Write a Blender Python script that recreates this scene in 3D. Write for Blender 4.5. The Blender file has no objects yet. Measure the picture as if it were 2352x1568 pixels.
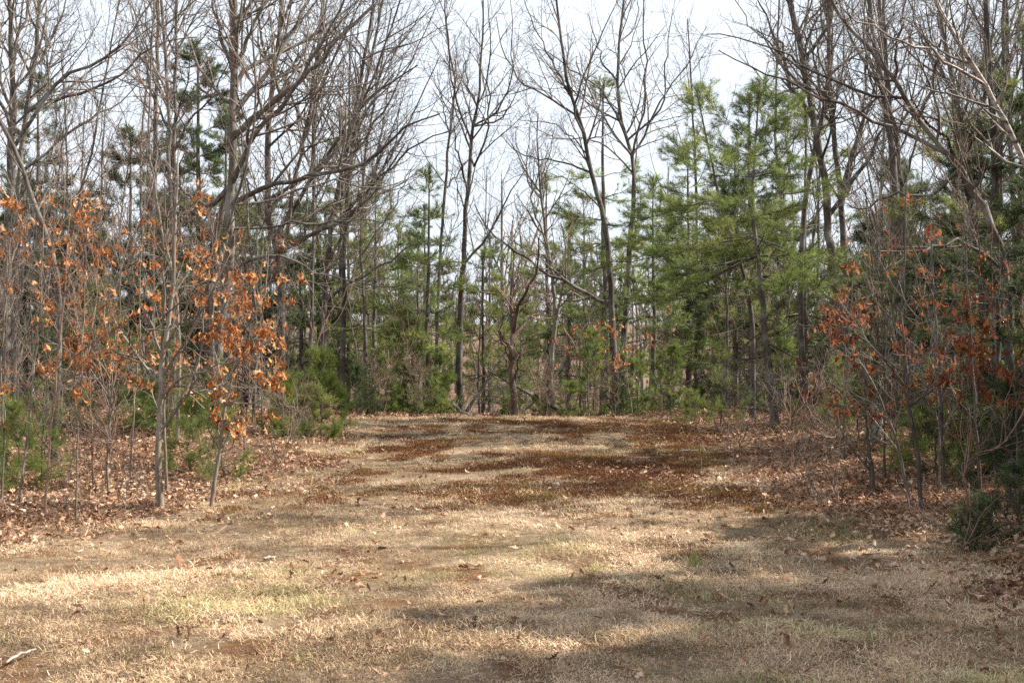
import bpy, math, random
import numpy as np

# ------------------------------------------------------------------ camera, sky, sun, exposure
SC = bpy.context.scene
COL = SC.collection
CAM_H = 1.6
cam_d = bpy.data.cameras.new("camera")
cam_d.sensor_width = 36.0
cam_d.lens = 45.2
cam_d.clip_start = 0.05
cam_d.clip_end = 3000
cam = bpy.data.objects.new("camera", cam_d)
COL.objects.link(cam)
cam.location = (0, 0, CAM_H)
cam.rotation_euler = (math.radians(90), 0, 0)
SC.camera = cam

SUN_AZ = math.radians(80)      # clockwise from +Y (view direction) towards +X
SUN_EL = math.radians(43)
world = bpy.data.worlds.new("World")
SC.world = world
world.use_nodes = True
wt = world.node_tree
for n in list(wt.nodes):
    wt.nodes.remove(n)
wo = wt.nodes.new("ShaderNodeOutputWorld")
wb = wt.nodes.new("ShaderNodeBackground")
sky = wt.nodes.new("ShaderNodeTexSky")
sky.sky_type = 'NISHITA'
sky.sun_disc = False
sky.sun_elevation = SUN_EL
sky.sun_rotation = SUN_AZ
sky.air_density = 1.0
sky.dust_density = 1.6
sky.ozone_density = 1.0
# thin high cloud that whitens the whole sky unevenly
tc = wt.nodes.new("ShaderNodeTexCoord")
mp = wt.nodes.new("ShaderNodeMapping")
mp.inputs['Scale'].default_value = (1.6, 1.6, 4.0)
nz = wt.nodes.new("ShaderNodeTexNoise")
nz.inputs['Scale'].default_value = 1.7
nz.inputs['Detail'].default_value = 7.0
nz.inputs['Roughness'].default_value = 0.55
rp = wt.nodes.new("ShaderNodeValToRGB")
rp.color_ramp.elements[0].position = 0.30
rp.color_ramp.elements[0].color = (0.74, 0.74, 0.74, 1)
rp.color_ramp.elements[1].position = 0.66
rp.color_ramp.elements[1].color = (0.95, 0.95, 0.95, 1)
mx = wt.nodes.new("ShaderNodeMixRGB")
mx.inputs['Color2'].default_value = (8.2, 8.9, 9.7, 1)
wt.links.new(tc.outputs['Generated'], mp.inputs['Vector'])
wt.links.new(mp.outputs['Vector'], nz.inputs['Vector'])
wt.links.new(nz.outputs['Fac'], rp.inputs['Fac'])
wt.links.new(rp.outputs['Color'], mx.inputs['Fac'])
wt.links.new(sky.outputs['Color'], mx.inputs['Color1'])
wt.links.new(mx.outputs['Color'], wb.inputs['Color'])
wb.inputs['Strength'].default_value = 0.055
wt.links.new(wb.outputs['Background'], wo.inputs['Surface'])

sun_d = bpy.data.lights.new("sun", 'SUN')
sun_d.energy = 5.0
sun_d.angle = math.radians(0.55)
sun_d.color = (1.0, 0.93, 0.83)
sun = bpy.data.objects.new("sun", sun_d)
COL.objects.link(sun)
from mathutils import Vector, Matrix
SUN_DIR = Vector((math.sin(SUN_AZ)*math.cos(SUN_EL), math.cos(SUN_AZ)*math.cos(SUN_EL), math.sin(SUN_EL)))
sun.rotation_euler = SUN_DIR.to_track_quat('Z', 'Y').to_euler()
sun.location = (40, 10, 40)

SC.view_settings.view_transform = 'Standard'
SC.view_settings.look = 'None'
SC.view_settings.gamma = 1.0
SC.view_settings.use_curve_mapping = False
SC.view_settings.exposure = 1.36
SC.cycles.use_denoising = False
SC.cycles.max_bounces = 4
SC.cycles.diffuse_bounces = 3
SC.cycles.transmission_bounces = 3
SC.cycles.glossy_bounces = 2
SC.cycles.caustics_reflective = False
SC.cycles.caustics_refractive = False

# ------------------------------------------------------------------ helpers
R = np.random.default_rng(11)
FV = 2953.0                       # focal length in pixels of a 2352-wide picture


def smooth(a, b, x):
    t = np.clip((np.asarray(x, float) - a) / (b - a), 0, 1)
    return t*t*(3 - 2*t)


_lat = np.random.default_rng(3).random((8, 256, 256))


def vn(x, y, s=0):
    x = np.asarray(x, float); y = np.asarray(y, float)
    xi = np.floor(x).astype(int); yi = np.floor(y).astype(int)
    fx = x - xi; fy = y - yi
    fx = fx*fx*(3 - 2*fx); fy = fy*fy*(3 - 2*fy)
    L = _lat[s % 8]
    a = L[xi % 256, yi % 256]; b = L[(xi+1) % 256, yi % 256]
    c = L[xi % 256, (yi+1) % 256]; d = L[(xi+1) % 256, (yi+1) % 256]
    return (a*(1-fx) + b*fx)*(1-fy) + (c*(1-fx) + d*fx)*fy


def fbm(x, y, s=0, o=4):
    v = 0; a = 0.5; f = 1.0; t = 0
    for i in range(o):
        v = v + a*vn(x*f + 17.3*i, y*f + 9.1*i, s+i); t += a
        a *= 0.5; f *= 2.03
    return v/t


XL = np.array([(-30, -12), (5, -8), (8, -6), (10, -4.1), (12.2, -3.4), (15, -2.5), (18, -2.6), (21, -3.0), (22.5, -2.9), (24, -1.0)], float)
XR = np.array([(-30, 7), (4, 4.2), (6, 3.4), (8, 3.1), (10, 3.2), (12.7, 2.9), (15, 2.7), (18, 2.7), (20, 3.0), (22.5, 3.0), (24, 1.0)], float)


def edge_l(y): return np.interp(y, XL[:, 0], XL[:, 1])
def edge_r(y): return np.interp(y, XR[:, 0], XR[:, 1])


def forest(x, y):
    """0 in the open clearing, 1 under the trees (signed distance turned to a soft mask)."""
    w = (fbm(np.asarray(x)*0.9, np.asarray(y)*0.9, 2, 3) - 0.5)*1.6
    d = np.maximum(edge_l(y) - x, x - edge_r(y)) + w
    d = np.where(np.asarray(y) > 23.4, np.maximum(d, 1.0), d)
    return smooth(-0.35, 0.55, d)


MOSS = [(-1.5, 17.2, .55, .8), (.75, 15.4, .8, .9), (.3, 13.6, 1.5, .7), (1.55, 14.9, .8, .8), (.2, 21.3, 1.7, .55),
        (1.9, 19.8, 1.5, .8), (2.7, 18.6, .9, 1.3), (-.5, 15.2, .5, .4), (1.6, 13.4, 1.0, .7), (2.4, 16.4, .7, 1.0), (-.7, 13.0, .7, .3), (.5, 19.2, .9, .3), (2.2, 21.4, 1.2, .5)]


def moss(x, y):
    x = np.asarray(x, float); y = np.asarray(y, float)
    m = np.zeros_like(x)
    wx = x + (fbm(x*1.3, y*1.3, 1, 3)-.5)*1.3; wy = y + (fbm(x*1.3+40, y*1.3, 4, 3)-.5)*1.3
    for cx, cy, rx, ry in MOSS:
        m = np.maximum(m, 1.25 - np.sqrt(((wx-cx)/rx)**2 + ((wy-cy)/ry)**2))
    m = m + (fbm(x*3.4, y*2.2, 5, 4)-.5)*2.1
    return smooth(-0.02, 0.55, m)*(1-forest(x, y)*.7)


def gz(x, y):
    x = np.asarray(x, float); y = np.asarray(y, float)
    z = 0.26*smooth(11.5, 20.5, y)
    z = z - 2.3*smooth(22.4, 40, y)
    side = np.maximum(np.maximum(edge_l(y)-x, x-edge_r(y)), 0)
    z = z + 0.10*smooth(0, 2.0, side)*smooth(30, 20, y)
    z = z + 0.10*(fbm(x*.55, y*.55, 6, 3)-.5) + 0.05*(fbm(x*2.1, y*2.1, 3, 2)-.5)
    z = z + 9.0*smooth(110, 420, y) + 6*smooth(60, 300, np.abs(x))
    near = smooth(3.0, 0.5, np.hypot(x, y))
    return z*(1-near)


def at(px, py, d):
    return np.array([(px-1176)/FV*d, d, CAM_H-(py-784)/FV*d])


def ground_px(px, py):
    """where the ray through a point of the picture meets the ground"""
    ds = np.linspace(3, 22.3, 1500)
    zz = CAM_H-(py-784)/FV*ds
    g = gz((px-1176)/FV*ds, ds)
    k = np.argmax(zz <= g) if np.any(zz <= g) else len(ds)-1
    d = float(ds[k])
    return (px-1176)/FV*d, d


# ---- things
def tag(o, label=None, cat=None, group=None, kind=None):
    if label: o['label'] = label
    if cat: o['category'] = cat
    if group: o['group'] = group
    if kind: o['kind'] = kind
    return o


def empty(name, loc, label=None, cat=None, group=None):
    o = bpy.data.objects.new(name, None)
    o.empty_display_size = 0.2
    o.location = loc
    COL.objects.link(o)
    return tag(o, label, cat, group)


def mesh_obj(name, me, parent=None, mat=None):
    o = bpy.data.objects.new(name, me)
    COL.objects.link(o)
    if parent is not None: o.parent = parent
    if mat is not None and len(me.materials) == 0: me.materials.append(mat)
    return o


def make_mesh(name, V, F4=None, F3=None, smooth_=True):
    V = np.asarray(V, np.float32)
    F4 = np.zeros((0, 4), np.int32) if F4 is None else np.asarray(F4, np.int32).reshape(-1, 4)
    F3 = np.zeros((0, 3), np.int32) if F3 is None else np.asarray(F3, np.int32).reshape(-1, 3)
    me = bpy.data.meshes.new(name)
    me.vertices.add(len(V)); me.vertices.foreach_set('co', V.ravel())
    nl = F4.size + F3.size
    me.loops.add(nl)
    me.loops.foreach_set('vertex_index', np.concatenate([F4.ravel(), F3.ravel()]))
    me.polygons.add(len(F4)+len(F3))
    starts = np.concatenate([np.arange(len(F4))*4, F4.size + np.arange(len(F3))*3]).astype(np.int32)
    me.polygons.foreach_set('loop_start', starts)
    if smooth_:
        me.polygons.foreach_set('use_smooth', np.ones(len(starts), bool))
    me.update(calc_edges=True)
    me.validate()
    return me


def nrm(a):
    return a/np.maximum(np.linalg.norm(a, axis=-1, keepdims=True), 1e-9)


def frames(P):
    T = nrm(np.gradient(P, axis=1))
    mt = nrm(P[:, -1]-P[:, 0])
    ref = np.where(np.abs(mt[:, 2:3]) > 0.8, np.array([[1., .13, 0]]), np.array([[0, .09, 1.]]))
    U = nrm(np.cross(T, ref[:, None, :]))
    W = np.cross(T, U)
    return T, U, W


class Tubes:
    """collects many tapered strands and makes them one mesh"""
    def __init__(s): s.V = []; s.F = []; s.n = 0

    def add(s, P, Rr, sides, rough=0.0, rng=None):
        P = np.asarray(P, float); Rr = np.asarray(Rr, float)
        if P.ndim == 2: P = P[None]; Rr = Rr[None]
        M, n, _ = P.shape
        if M == 0: return
        T, U, W = frames(P)
        a = np.arange(sides)/sides*2*np.pi
        rad = Rr[:, :, None]*np.ones(sides)
        if rough and rng is not None:
            rad = rad*(1+rough*(rng.random((M, n, sides))-.5))
        ring = P[:, :, None, :] + rad[..., None]*(np.cos(a)[:, None]*U[:, :, None, :] + np.sin(a)[:, None]*W[:, :, None, :])
        s.V.append(ring.reshape(-1, 3))
        m = np.arange(M)[:, None, None]*n*sides; i = np.arange(n-1)[None, :, None]*sides
        j = np.arange(sides)[None, None, :]; j2 = (j+1) % sides
        f = np.stack([m+i+j, m+i+j2, m+i+sides+j2, m+i+sides+j], -1).reshape(-1, 4) + s.n
        s.F.append(f); s.n += M*n*sides

    def mesh(s, name, origin=(0, 0, 0)):
        return make_mesh(name, np.concatenate(s.V)-np.asarray(origin), np.concatenate(s.F))


def resample(pts, n, jit=0.0, rng=None):
    """Catmull-Rom through pts, n samples"""
    p = np.asarray(pts, float)
    if len(p) == 2: p = np.stack([p[0], (p[0]+p[1])/2, p[1]])
    seg = np.linalg.norm(np.diff(p, axis=0), axis=1); c = np.concatenate([[0], np.cumsum(seg)])
    s = np.linspace(0, c[-1], n)
    k = np.clip(np.searchsorted(c, s, side='right')-1, 0, len(p)-2)
    t = ((s-c[k])/np.maximum(seg[k], 1e-6))[:, None]
    p0 = p[np.maximum(k-1, 0)]; p1 = p[k]; p2 = p[k+1]; p3 = p[np.minimum(k+2, len(p)-1)]
    q = .5*((2*p1)+(-p0+p2)*t+(2*p0-5*p1+4*p2-p3)*t*t+(-p0+3*p1-3*p2+p3)*t**3)
    if jit and rng is not None:
        w = np.sin(np.linspace(0, np.pi, n))[:, None]
        q = q + rng.normal(0, jit, q.shape)*w
    return q


def sprout(P, Rr, k, t0, t1, ang, length, n, rng, up=0.10, wob=0.10, rfrac=0.62, rmin=0.0025, rmax=9., taper=0.25, tpow=0.6, bias=None):
    """k side shoots per strand: returns (M*k, n, 3), radii. length is a number of metres or an array per parent."""
    M, N, _ = P.shape
    T, U, W = frames(P)
    t = t0 + (t1-t0)*((np.arange(k)+rng.random((M, k)))/k)
    x = t*(N-1); i = np.minimum(x.astype(int), N-2); f = (x-i)[..., None]
    mi = np.arange(M)[:, None]
    p = P[mi, i]*(1-f) + P[mi, i+1]*f
    tt = nrm(T[mi, i]*(1-f) + T[mi, i+1]*f)
    u = U[mi, i]; w = W[mi, i]
    r = Rr[mi, i]*(1-f[..., 0]) + Rr[mi, i+1]*f[..., 0]
    az = (np.arange(k)*2.4 + rng.random((M, 1))*6.3 + rng.normal(0, .5, (M, k)))[..., None]
    an = np.radians(ang*(1+rng.normal(0, .22, (M, k))))[..., None]
    d = np.cos(an)*tt + np.sin(an)*(np.cos(az)*u + np.sin(az)*w)
    if bias is not None: d = d + np.asarray(bias)
    d = nrm(d)
    L = np.broadcast_to(np.asarray(length, float).reshape(-1, 1), (M, k))*(1.15-tpow*t)*(0.55+.75*rng.random((M, k)))
    d = d.reshape(-1, 3); p = p.reshape(-1, 3); L = L.reshape(-1); r = r.reshape(-1)
    Q = np.empty((M*k, n, 3)); Q[:, 0] = p
    step = (L/(n-1))[:, None]
    for a in range(1, n):
        d = nrm(d + np.array([0, 0, up]) + rng.normal(0, wob, d.shape))
        Q[:, a] = Q[:, a-1] + d*step
    r0 = np.clip(np.minimum(r*rfrac, rmax)*np.clip(.6+L/np.maximum(L.mean(), 1e-6)*.4, .4, 1.4), rmin, None)
    RR = r0[:, None]*np.linspace(1, taper, n)[None]
    RR = np.maximum(RR, rmin*.8)
    return Q, RR, L


# ------------------------------------------------------------------ materials
def nodes(name):
    m = bpy.data.materials.new(name); m.use_nodes = True
    nt = m.node_tree
    for n in list(nt.nodes): nt.nodes.remove(n)
    out = nt.nodes.new('ShaderNodeOutputMaterial')
    return m, nt, out


def N(nt, kind, **kw):
    n = nt.nodes.new(kind)
    for k, v in kw.items():
        if k in n.inputs: n.inputs[k].default_value = v
        else: setattr(n, k, v)
    return n


def ramp(nt, stops):
    r = nt.nodes.new('ShaderNodeValToRGB'); e = r.color_ramp.elements
    while len(e) < len(stops): e.new(0.5)
    for i, (p, c) in enumerate(stops):
        e[i].position = p; e[i].color = (*c, 1)
    return r


def bark(name, c0, c1, c2, scale=7, stretch=0.16, bump=0.6):
    """c0 dark furrow, c1 body, c2 lichen"""
    m, nt, out = nodes(name); l = nt.links.new
    g = N(nt, 'ShaderNodeTexCoord'); mp = N(nt, 'ShaderNodeMapping'); mp.inputs['Scale'].default_value = (scale, scale, scale*stretch)
    l(g.outputs['Object'], mp.inputs['Vector'])
    n1 = N(nt, 'ShaderNodeTexNoise', Scale=3.2, Detail=6.0, Roughness=.68); l(mp.outputs[0], n1.inputs['Vector'])
    r1 = ramp(nt, [(.33, c0), (.62, c1)]); l(n1.outputs['Fac'], r1.inputs['Fac'])
    n2 = N(nt, 'ShaderNodeTexNoise', Scale=2.6, Detail=5.0, Roughness=.6); l(g.outputs['Object'], n2.inputs['Vector'])
    r2 = ramp(nt, [(.50, (0, 0, 0)), (.64, (1, 1, 1))]); l(n2.outputs['Fac'], r2.inputs['Fac'])
    mul = N(nt, 'ShaderNodeMath', operation='MULTIPLY'); mul.inputs[1].default_value = .75; l(r2.outputs['Color'], mul.inputs[0])
    mix = N(nt, 'ShaderNodeMixRGB'); mix.inputs['Color2'].default_value = (*c2, 1)
    l(mul.outputs[0], mix.inputs['Fac']); l(r1.outputs['Color'], mix.inputs['Color1'])
    oi = N(nt, 'ShaderNodeObjectInfo')
    hs = N(nt, 'ShaderNodeHueSaturation'); mr = N(nt, 'ShaderNodeMapRange'); mr.inputs['To Min'].default_value = .78; mr.inputs['To Max'].default_value = 1.22
    l(oi.outputs['Random'], mr.inputs['Value']); l(mr.outputs[0], hs.inputs['Value']); l(mix.outputs['Color'], hs.inputs['Color'])
    b = N(nt, 'ShaderNodeBsdfPrincipled', Roughness=.9); b.inputs['Specular IOR Level'].default_value = .25
    l(hs.outputs['Color'], b.inputs['Base Color'])
    bp = N(nt, 'ShaderNodeBump', Strength=bump, Distance=.02); l(n1.outputs['Fac'], bp.inputs['Height']); l(bp.outputs[0], b.inputs['Normal'])
    l(b.outputs[0], out.inputs[0])
    return m


def birch_bark():
    m, nt, out = nodes('birch_bark'); l = nt.links.new
    g = N(nt, 'ShaderNodeTexCoord'); mp = N(nt, 'ShaderNodeMapping'); mp.inputs['Scale'].default_value = (3, 3, 26)
    l(g.outputs['Object'], mp.inputs['Vector'])
    n1 = N(nt, 'ShaderNodeTexNoise', Scale=1.0, Detail=4.0, Roughness=.6); l(mp.outputs[0], n1.inputs['Vector'])
    r1 = ramp(nt, [(.36, (.05, .035, .03)), (.46, (.26, .205, .17)), (.64, (.46, .39, .34))]); l(n1.outputs['Fac'], r1.inputs['Fac'])
    b = N(nt, 'ShaderNodeBsdfPrincipled', Roughness=.7); l(r1.outputs['Color'], b.inputs['Base Color'])
    bp = N(nt, 'ShaderNodeBump', Strength=.4, Distance=.01); l(n1.outputs['Fac'], bp.inputs['Height']); l(bp.outputs[0], b.inputs['Normal'])
    l(b.outputs[0], out.inputs[0]); return m


def leafy(name, stops, trans=.35, inst=True, rough=.7, attr='tint', spec=.2):
    """thin leaf, needle or blade: colour picked by a random tint, light shines through"""
    m, nt, out = nodes(name); l = nt.links.new
    if inst:
        a = N(nt, 'ShaderNodeAttribute', attribute_type='INSTANCER', attribute_name=attr); fac = a.outputs['Fac']
    else:
        a = N(nt, 'ShaderNodeObjectInfo'); fac = a.outputs['Random']
    g = N(nt, 'ShaderNodeNewGeometry')
    n = N(nt, 'ShaderNodeTexNoise', Scale=55.0, Detail=3.0, Roughness=.7); l(g.outputs['Position'], n.inputs['Vector'])
    ad = N(nt, 'ShaderNodeMath', operation='MULTIPLY_ADD'); ad.inputs[1].default_value = 1.1; ad.inputs[2].default_value = -.55
    l(n.outputs['Fac'], ad.inputs[0])
    su = N(nt, 'ShaderNodeMath', operation='ADD', use_clamp=True); l(ad.outputs[0], su.inputs[0]); l(fac, su.inputs[1])
    r = ramp(nt, stops); l(su.outputs[0], r.inputs['Fac'])
    b = N(nt, 'ShaderNodeBsdfPrincipled', Roughness=rough); b.inputs['Specular IOR Level'].default_value = spec
    t = N(nt, 'ShaderNodeBsdfTranslucent'); mx = N(nt, 'ShaderNodeMixShader'); mx.inputs[0].default_value = trans
    l(r.outputs['Color'], b.inputs['Base Color']); l(r.outputs['Color'], t.inputs['Color'])
    l(b.outputs[0], mx.inputs[1]); l(t.outputs[0], mx.inputs[2]); l(mx.outputs[0], out.inputs[0])
    return m


def plain(name, c0, c1, scale=30, rough=.85, bump=.4):
    m, nt, out = nodes(name); l = nt.links.new
    g = N(nt, 'ShaderNodeTexCoord')
    n = N(nt, 'ShaderNodeTexNoise', Scale=float(scale), Detail=5.0, Roughness=.65); l(g.outputs['Object'], n.inputs['Vector'])
    r = ramp(nt, [(.3, c0), (.68, c1)]); l(n.outputs['Fac'], r.inputs['Fac'])
    b = N(nt, 'ShaderNodeBsdfPrincipled', Roughness=rough); l(r.outputs['Color'], b.inputs['Base Color'])
    bp = N(nt, 'ShaderNodeBump', Strength=bump, Distance=.01); l(n.outputs['Fac'], bp.inputs['Height']); l(bp.outputs[0], b.inputs['Normal'])
    l(b.outputs[0], out.inputs[0]); return m


BARK = bark('maple_bark', (.045, .037, .031), (.155, .133, .112), (.27, .26, .235))
BARK2 = bark('oak_bark', (.034, .028, .024), (.118, .097, .080), (.22, .21, .185))
TWIG = bark('twig_bark', (.065, .052, .043), (.175, .145, .120), (.25, .23, .20), bump=.1)
TWIGR = bark('red_twig_bark', (.10, .055, .04), (.25, .155, .115), (.28, .22, .18), bump=.1)
PBARK = bark('pine_bark', (.035, .028, .024), (.125, .100, .085), (.24, .23, .21), scale=9)
SBARK = bark('sapling_bark', (.075, .062, .048), (.21, .178, .14), (.31, .30, .265), scale=14, bump=.25)
DEAD = bark('dead_wood_bark', (.042, .030, .025), (.150, .098, .074), (.24, .20, .17), scale=11, stretch=.1, bump=.9)
BIRCH = birch_bark()
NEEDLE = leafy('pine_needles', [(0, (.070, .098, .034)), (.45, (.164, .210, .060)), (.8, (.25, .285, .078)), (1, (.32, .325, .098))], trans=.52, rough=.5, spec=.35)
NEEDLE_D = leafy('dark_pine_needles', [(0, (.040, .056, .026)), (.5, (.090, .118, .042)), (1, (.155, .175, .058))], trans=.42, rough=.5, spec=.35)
NEEDLE_B = leafy('young_pine_needles', [(0, (.080, .118, .034)), (.5, (.178, .230, .054)), (1, (.27, .305, .078))], trans=.5, rough=.5, spec=.35)
OAKLEAF = leafy('dry_oak_leaf', [(0, (.16, .052, .020)), (.35, (.39, .135, .040)), (.7, (.55, .235, .078)), (1, (.68, .46, .26))], trans=.42, inst=False)
OAKLEAF_I = leafy('dry_oak_leaf_mass', [(0, (.16, .052, .020)), (.35, (.39, .135, .040)), (.7, (.55, .235, .078)), (1, (.68, .46, .26))], trans=.42)
REDLEAF = leafy('dark_red_oak_leaf', [(0, (.11, .036, .018)), (.5, (.26, .080, .032)), (1, (.40, .165, .070))], trans=.45, inst=False)
REDLEAF_I = leafy('dark_red_oak_leaf_mass', [(0, (.11, .036, .018)), (.5, (.26, .080, .032)), (1, (.40, .165, .070))], trans=.45)
FALLEN = leafy('fallen_leaf', [(0, (.15, .065, .035)), (.4, (.30, .150, .080)), (.75, (.45, .28, .165)), (1, (.58, .42, .28))], trans=.15, inst=False)
LITTER = leafy('leaf_litter', [(0, (.10, .046, .028)), (.3, (.26, .135, .078)), (.65, (.44, .265, .165)), (1, (.62, .455, .32))], trans=.12)
GRASSM = leafy('dry_grass', [(0, (.13, .084, .048)), (.2, (.27, .185, .105)), (.45, (.45, .308, .182)), (.75, (.595, .428, .270)), (1, (.71, .545, .375))], trans=.18, rough=.55, spec=.35)
GRASSG = leafy('green_grass', [(0, (.17, .15, .06)), (.5, (.37, .315, .15)), (1, (.54, .46, .24))], trans=.25, rough=.6)
MOSSM = leafy('haircap_moss', [(0, (.095, .040, .018)), (.45, (.215, .090, .034)), (.75, (.245, .125, .040)), (1, (.21, .165, .044))], trans=.15)

# ------------------------------------------------------------------ scattering by geometry nodes (uncountable stuff only)
_scatter_groups = {}


def scatter_group(K):
    if K in _scatter_groups: return _scatter_groups[K]
    g = bpy.data.node_groups.new('scatter_%d' % K, 'GeometryNodeTree')
    g.interface.new_socket('Geometry', in_out='INPUT', socket_type='NodeSocketGeometry')
    g.interface.new_socket('Geometry', in_out='OUTPUT', socket_type='NodeSocketGeometry')
    gi = g.nodes.new('NodeGroupInput'); go = g.nodes.new('NodeGroupOutput'); l = g.links.new

    def attr(nm, ty):
        a = g.nodes.new('GeometryNodeInputNamedAttribute'); a.data_type = ty; a.inputs['Name'].default_value = nm
        return [o for o in a.outputs if o.enabled and o.name == 'Attribute'][0]
    pr = attr('proto', 'INT')

    def sep(k):
        c = g.nodes.new('FunctionNodeCompare'); c.data_type = 'INT'; c.operation = 'EQUAL'
        ins = [i for i in c.inputs if i.enabled]
        l(pr, ins[0]); ins[1].default_value = k
        s = g.nodes.new('GeometryNodeSeparateGeometry'); s.domain = 'POINT'
        l(gi.outputs[0], s.inputs['Geometry']); l(c.outputs[0], s.inputs['Selection'])
        return s.outputs['Selection']
    pts = sep(-1)
    j = g.nodes.new('GeometryNodeJoinGeometry')
    for k in range(K):
        ti = g.nodes.new('GeometryNodeGeometryToInstance'); l(sep(k), ti.inputs[0]); l(ti.outputs[0], j.inputs[0])
    ip = g.nodes.new('GeometryNodeInstanceOnPoints')
    l(pts, ip.inputs['Points']); l(j.outputs[0], ip.inputs['Instance']); ip.inputs['Pick Instance'].default_value = True
    l(attr('pick', 'INT'), ip.inputs['Instance Index'])
    e = g.nodes.new('FunctionNodeEulerToRotation'); l(attr('rot', 'FLOAT_VECTOR'), e.inputs[0]); l(e.outputs[0], ip.inputs['Rotation'])
    l(attr('scl', 'FLOAT'), ip.inputs['Scale'])
    l(ip.outputs[0], go.inputs[0])
    _scatter_groups[K] = g
    return g


def scatter(name, protos, P, rot, scl, tint, mats, parent=None, rng=R):
    """protos: list of (V, F4, F3, material index or array)"""
    V = []; F4 = []; F3 = []; n = 0; pid = []; mi4 = []; mi3 = []
    for k, pr in enumerate(protos):
        v, f4, f3 = pr[0], pr[1], pr[2]
        V.append(v); pid += [k]*len(v)
        if f4 is not None and len(f4): F4.append(np.asarray(f4)+n)
        if f3 is not None and len(f3): F3.append(np.asarray(f3)+n)
        n += len(v)
    V.append(np.asarray(P, float)); m = len(P)
    me = make_mesh(name, np.concatenate(V), np.concatenate(F4) if F4 else None, np.concatenate(F3) if F3 else None)
    pid = np.concatenate([pid, -np.ones(m)]).astype(np.int32)
    me.attributes.new('proto', 'INT', 'POINT').data.foreach_set('value', pid)
    z = np.zeros(n)
    me.attributes.new('pick', 'INT', 'POINT').data.foreach_set('value', np.concatenate([z, rng.integers(0, len(protos), m)]).astype(np.int32))
    me.attributes.new('scl', 'FLOAT', 'POINT').data.foreach_set('value', np.concatenate([z, scl]).astype(np.float32))
    me.attributes.new('tint', 'FLOAT', 'POINT').data.foreach_set('value', np.concatenate([z, tint]).astype(np.float32))
    me.attributes.new('rot', 'FLOAT_VECTOR', 'POINT').data.foreach_set('vector', np.concatenate([np.zeros((n, 3)), rot]).astype(np.float32).ravel())
    for mm in mats: me.materials.append(mm)
    o = mesh_obj(name, me, parent)
    md = o.modifiers.new('scatter', 'NODES'); md.node_group = scatter_group(len(protos))
    o['kind'] = 'stuff'
    return o


def euler_dir(D, roll):
    D = nrm(D)
    return np.stack([roll, -np.arcsin(np.clip(D[:, 2], -1, 1)), np.arctan2(D[:, 1], D[:, 0])], -1)


# ---- prototypes
def shoot_proto(rng, n=46, length=.17, nl=.105, w=.0026):
    """a pine shoot along +X with soft needles"""
    t = rng.random(n)**.8
    base = np.stack([t*length, np.zeros(n), np.zeros(n)], -1)
    az = rng.random(n)*6.283; op = np.radians(rng.uniform(22, 62, n))
    d = np.stack([np.cos(op), np.sin(op)*np.cos(az), np.sin(op)*np.sin(az)], -1)
    L = nl*rng.uniform(.7, 1.15, n)[:, None]
    side = nrm(np.cross(d, rng.normal(size=(n, 3))))
    tip = base + d*L + np.array([0, 0, -.10])*L
    v = np.stack([base-side*w, base+side*w, tip], 1).reshape(-1, 3)
    f = np.arange(3*n).reshape(-1, 3)
    return v, None, f


def blade_tuft(rng, n=26, h=.07, w=.0022, flat=.6, spread=.05):
    p = rng.normal(0, spread, (n, 2)); az = rng.random(n)*6.283
    lean = np.clip(rng.normal(flat, .35, n), .05, 1.45)
    L = h*rng.uniform(.5, 1.3, n)
    d = np.stack([np.cos(az)*np.sin(lean), np.sin(az)*np.sin(lean), np.cos(lean)], -1)
    b = np.stack([p[:, 0], p[:, 1], np.full(n, -.004)], -1)
    side = nrm(np.stack([-np.sin(az), np.cos(az), rng.normal(0, .3, n)], -1))*w
    mid = b + d*L[:, None]*.55
    lean2 = np.clip(lean+rng.uniform(.1, .8, n), 0, 1.75)
    az2 = az+rng.normal(0, .5, n)
    d2 = np.stack([np.cos(az2)*np.sin(lean2), np.sin(az2)*np.sin(lean2), np.cos(lean2)], -1)
    tip = mid + d2*L[:, None]*.5
    v = np.stack([b-side, b+side, mid-side*.8, mid+side*.8, tip], 1).reshape(-1, 3)
    k = np.arange(n)*5
    f4 = np.stack([k, k+1, k+3, k+2], -1); f3 = np.stack([k+2, k+3, k+4], -1)
    return v, f4, f3


def oak_leaf(rng, curl=1.0):
    """lobed leaf along +X, length 1, curled as dry leaves are"""
    st = np.array([-.18, 0, .1, .22, .32, .45, .55, .70, .80, .92, 1.0])
    wd = np.array([.012, .02, .10, .22, .11, .33, .15, .30, .13, .16, .01])
    V = []
    bend = rng.normal(0, .7)*curl; fold = rng.uniform(.1, .9)*curl; tw = rng.normal(0, .6)*curl
    for x, w in zip(st, wd):
        for sgn in (-1, 0, 1):
            ww = w*(1+rng.normal(0, .18)) if sgn else 0
            y = sgn*ww*math.cos(fold); z = abs(ww)*math.sin(fold)+(rng.normal(0, .03)*curl if sgn else 0)
            a = tw*x; y, z = y*math.cos(a)-z*math.sin(a), y*math.sin(a)+z*math.cos(a)
            th = bend*x
            V.append((math.sin(th)/bend*1.0 - z*math.sin(th) if abs(bend) > .05 else x, y, (1-math.cos(th))/bend + z*math.cos(th) if abs(bend) > .05 else z))
    V = np.array(V); F = []
    for i in range(len(st)-1):
        for j in (0, 1):
            a = i*3+j; F.append((a, a+1, a+4, a+3))
    return V, np.array(F), None


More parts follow.
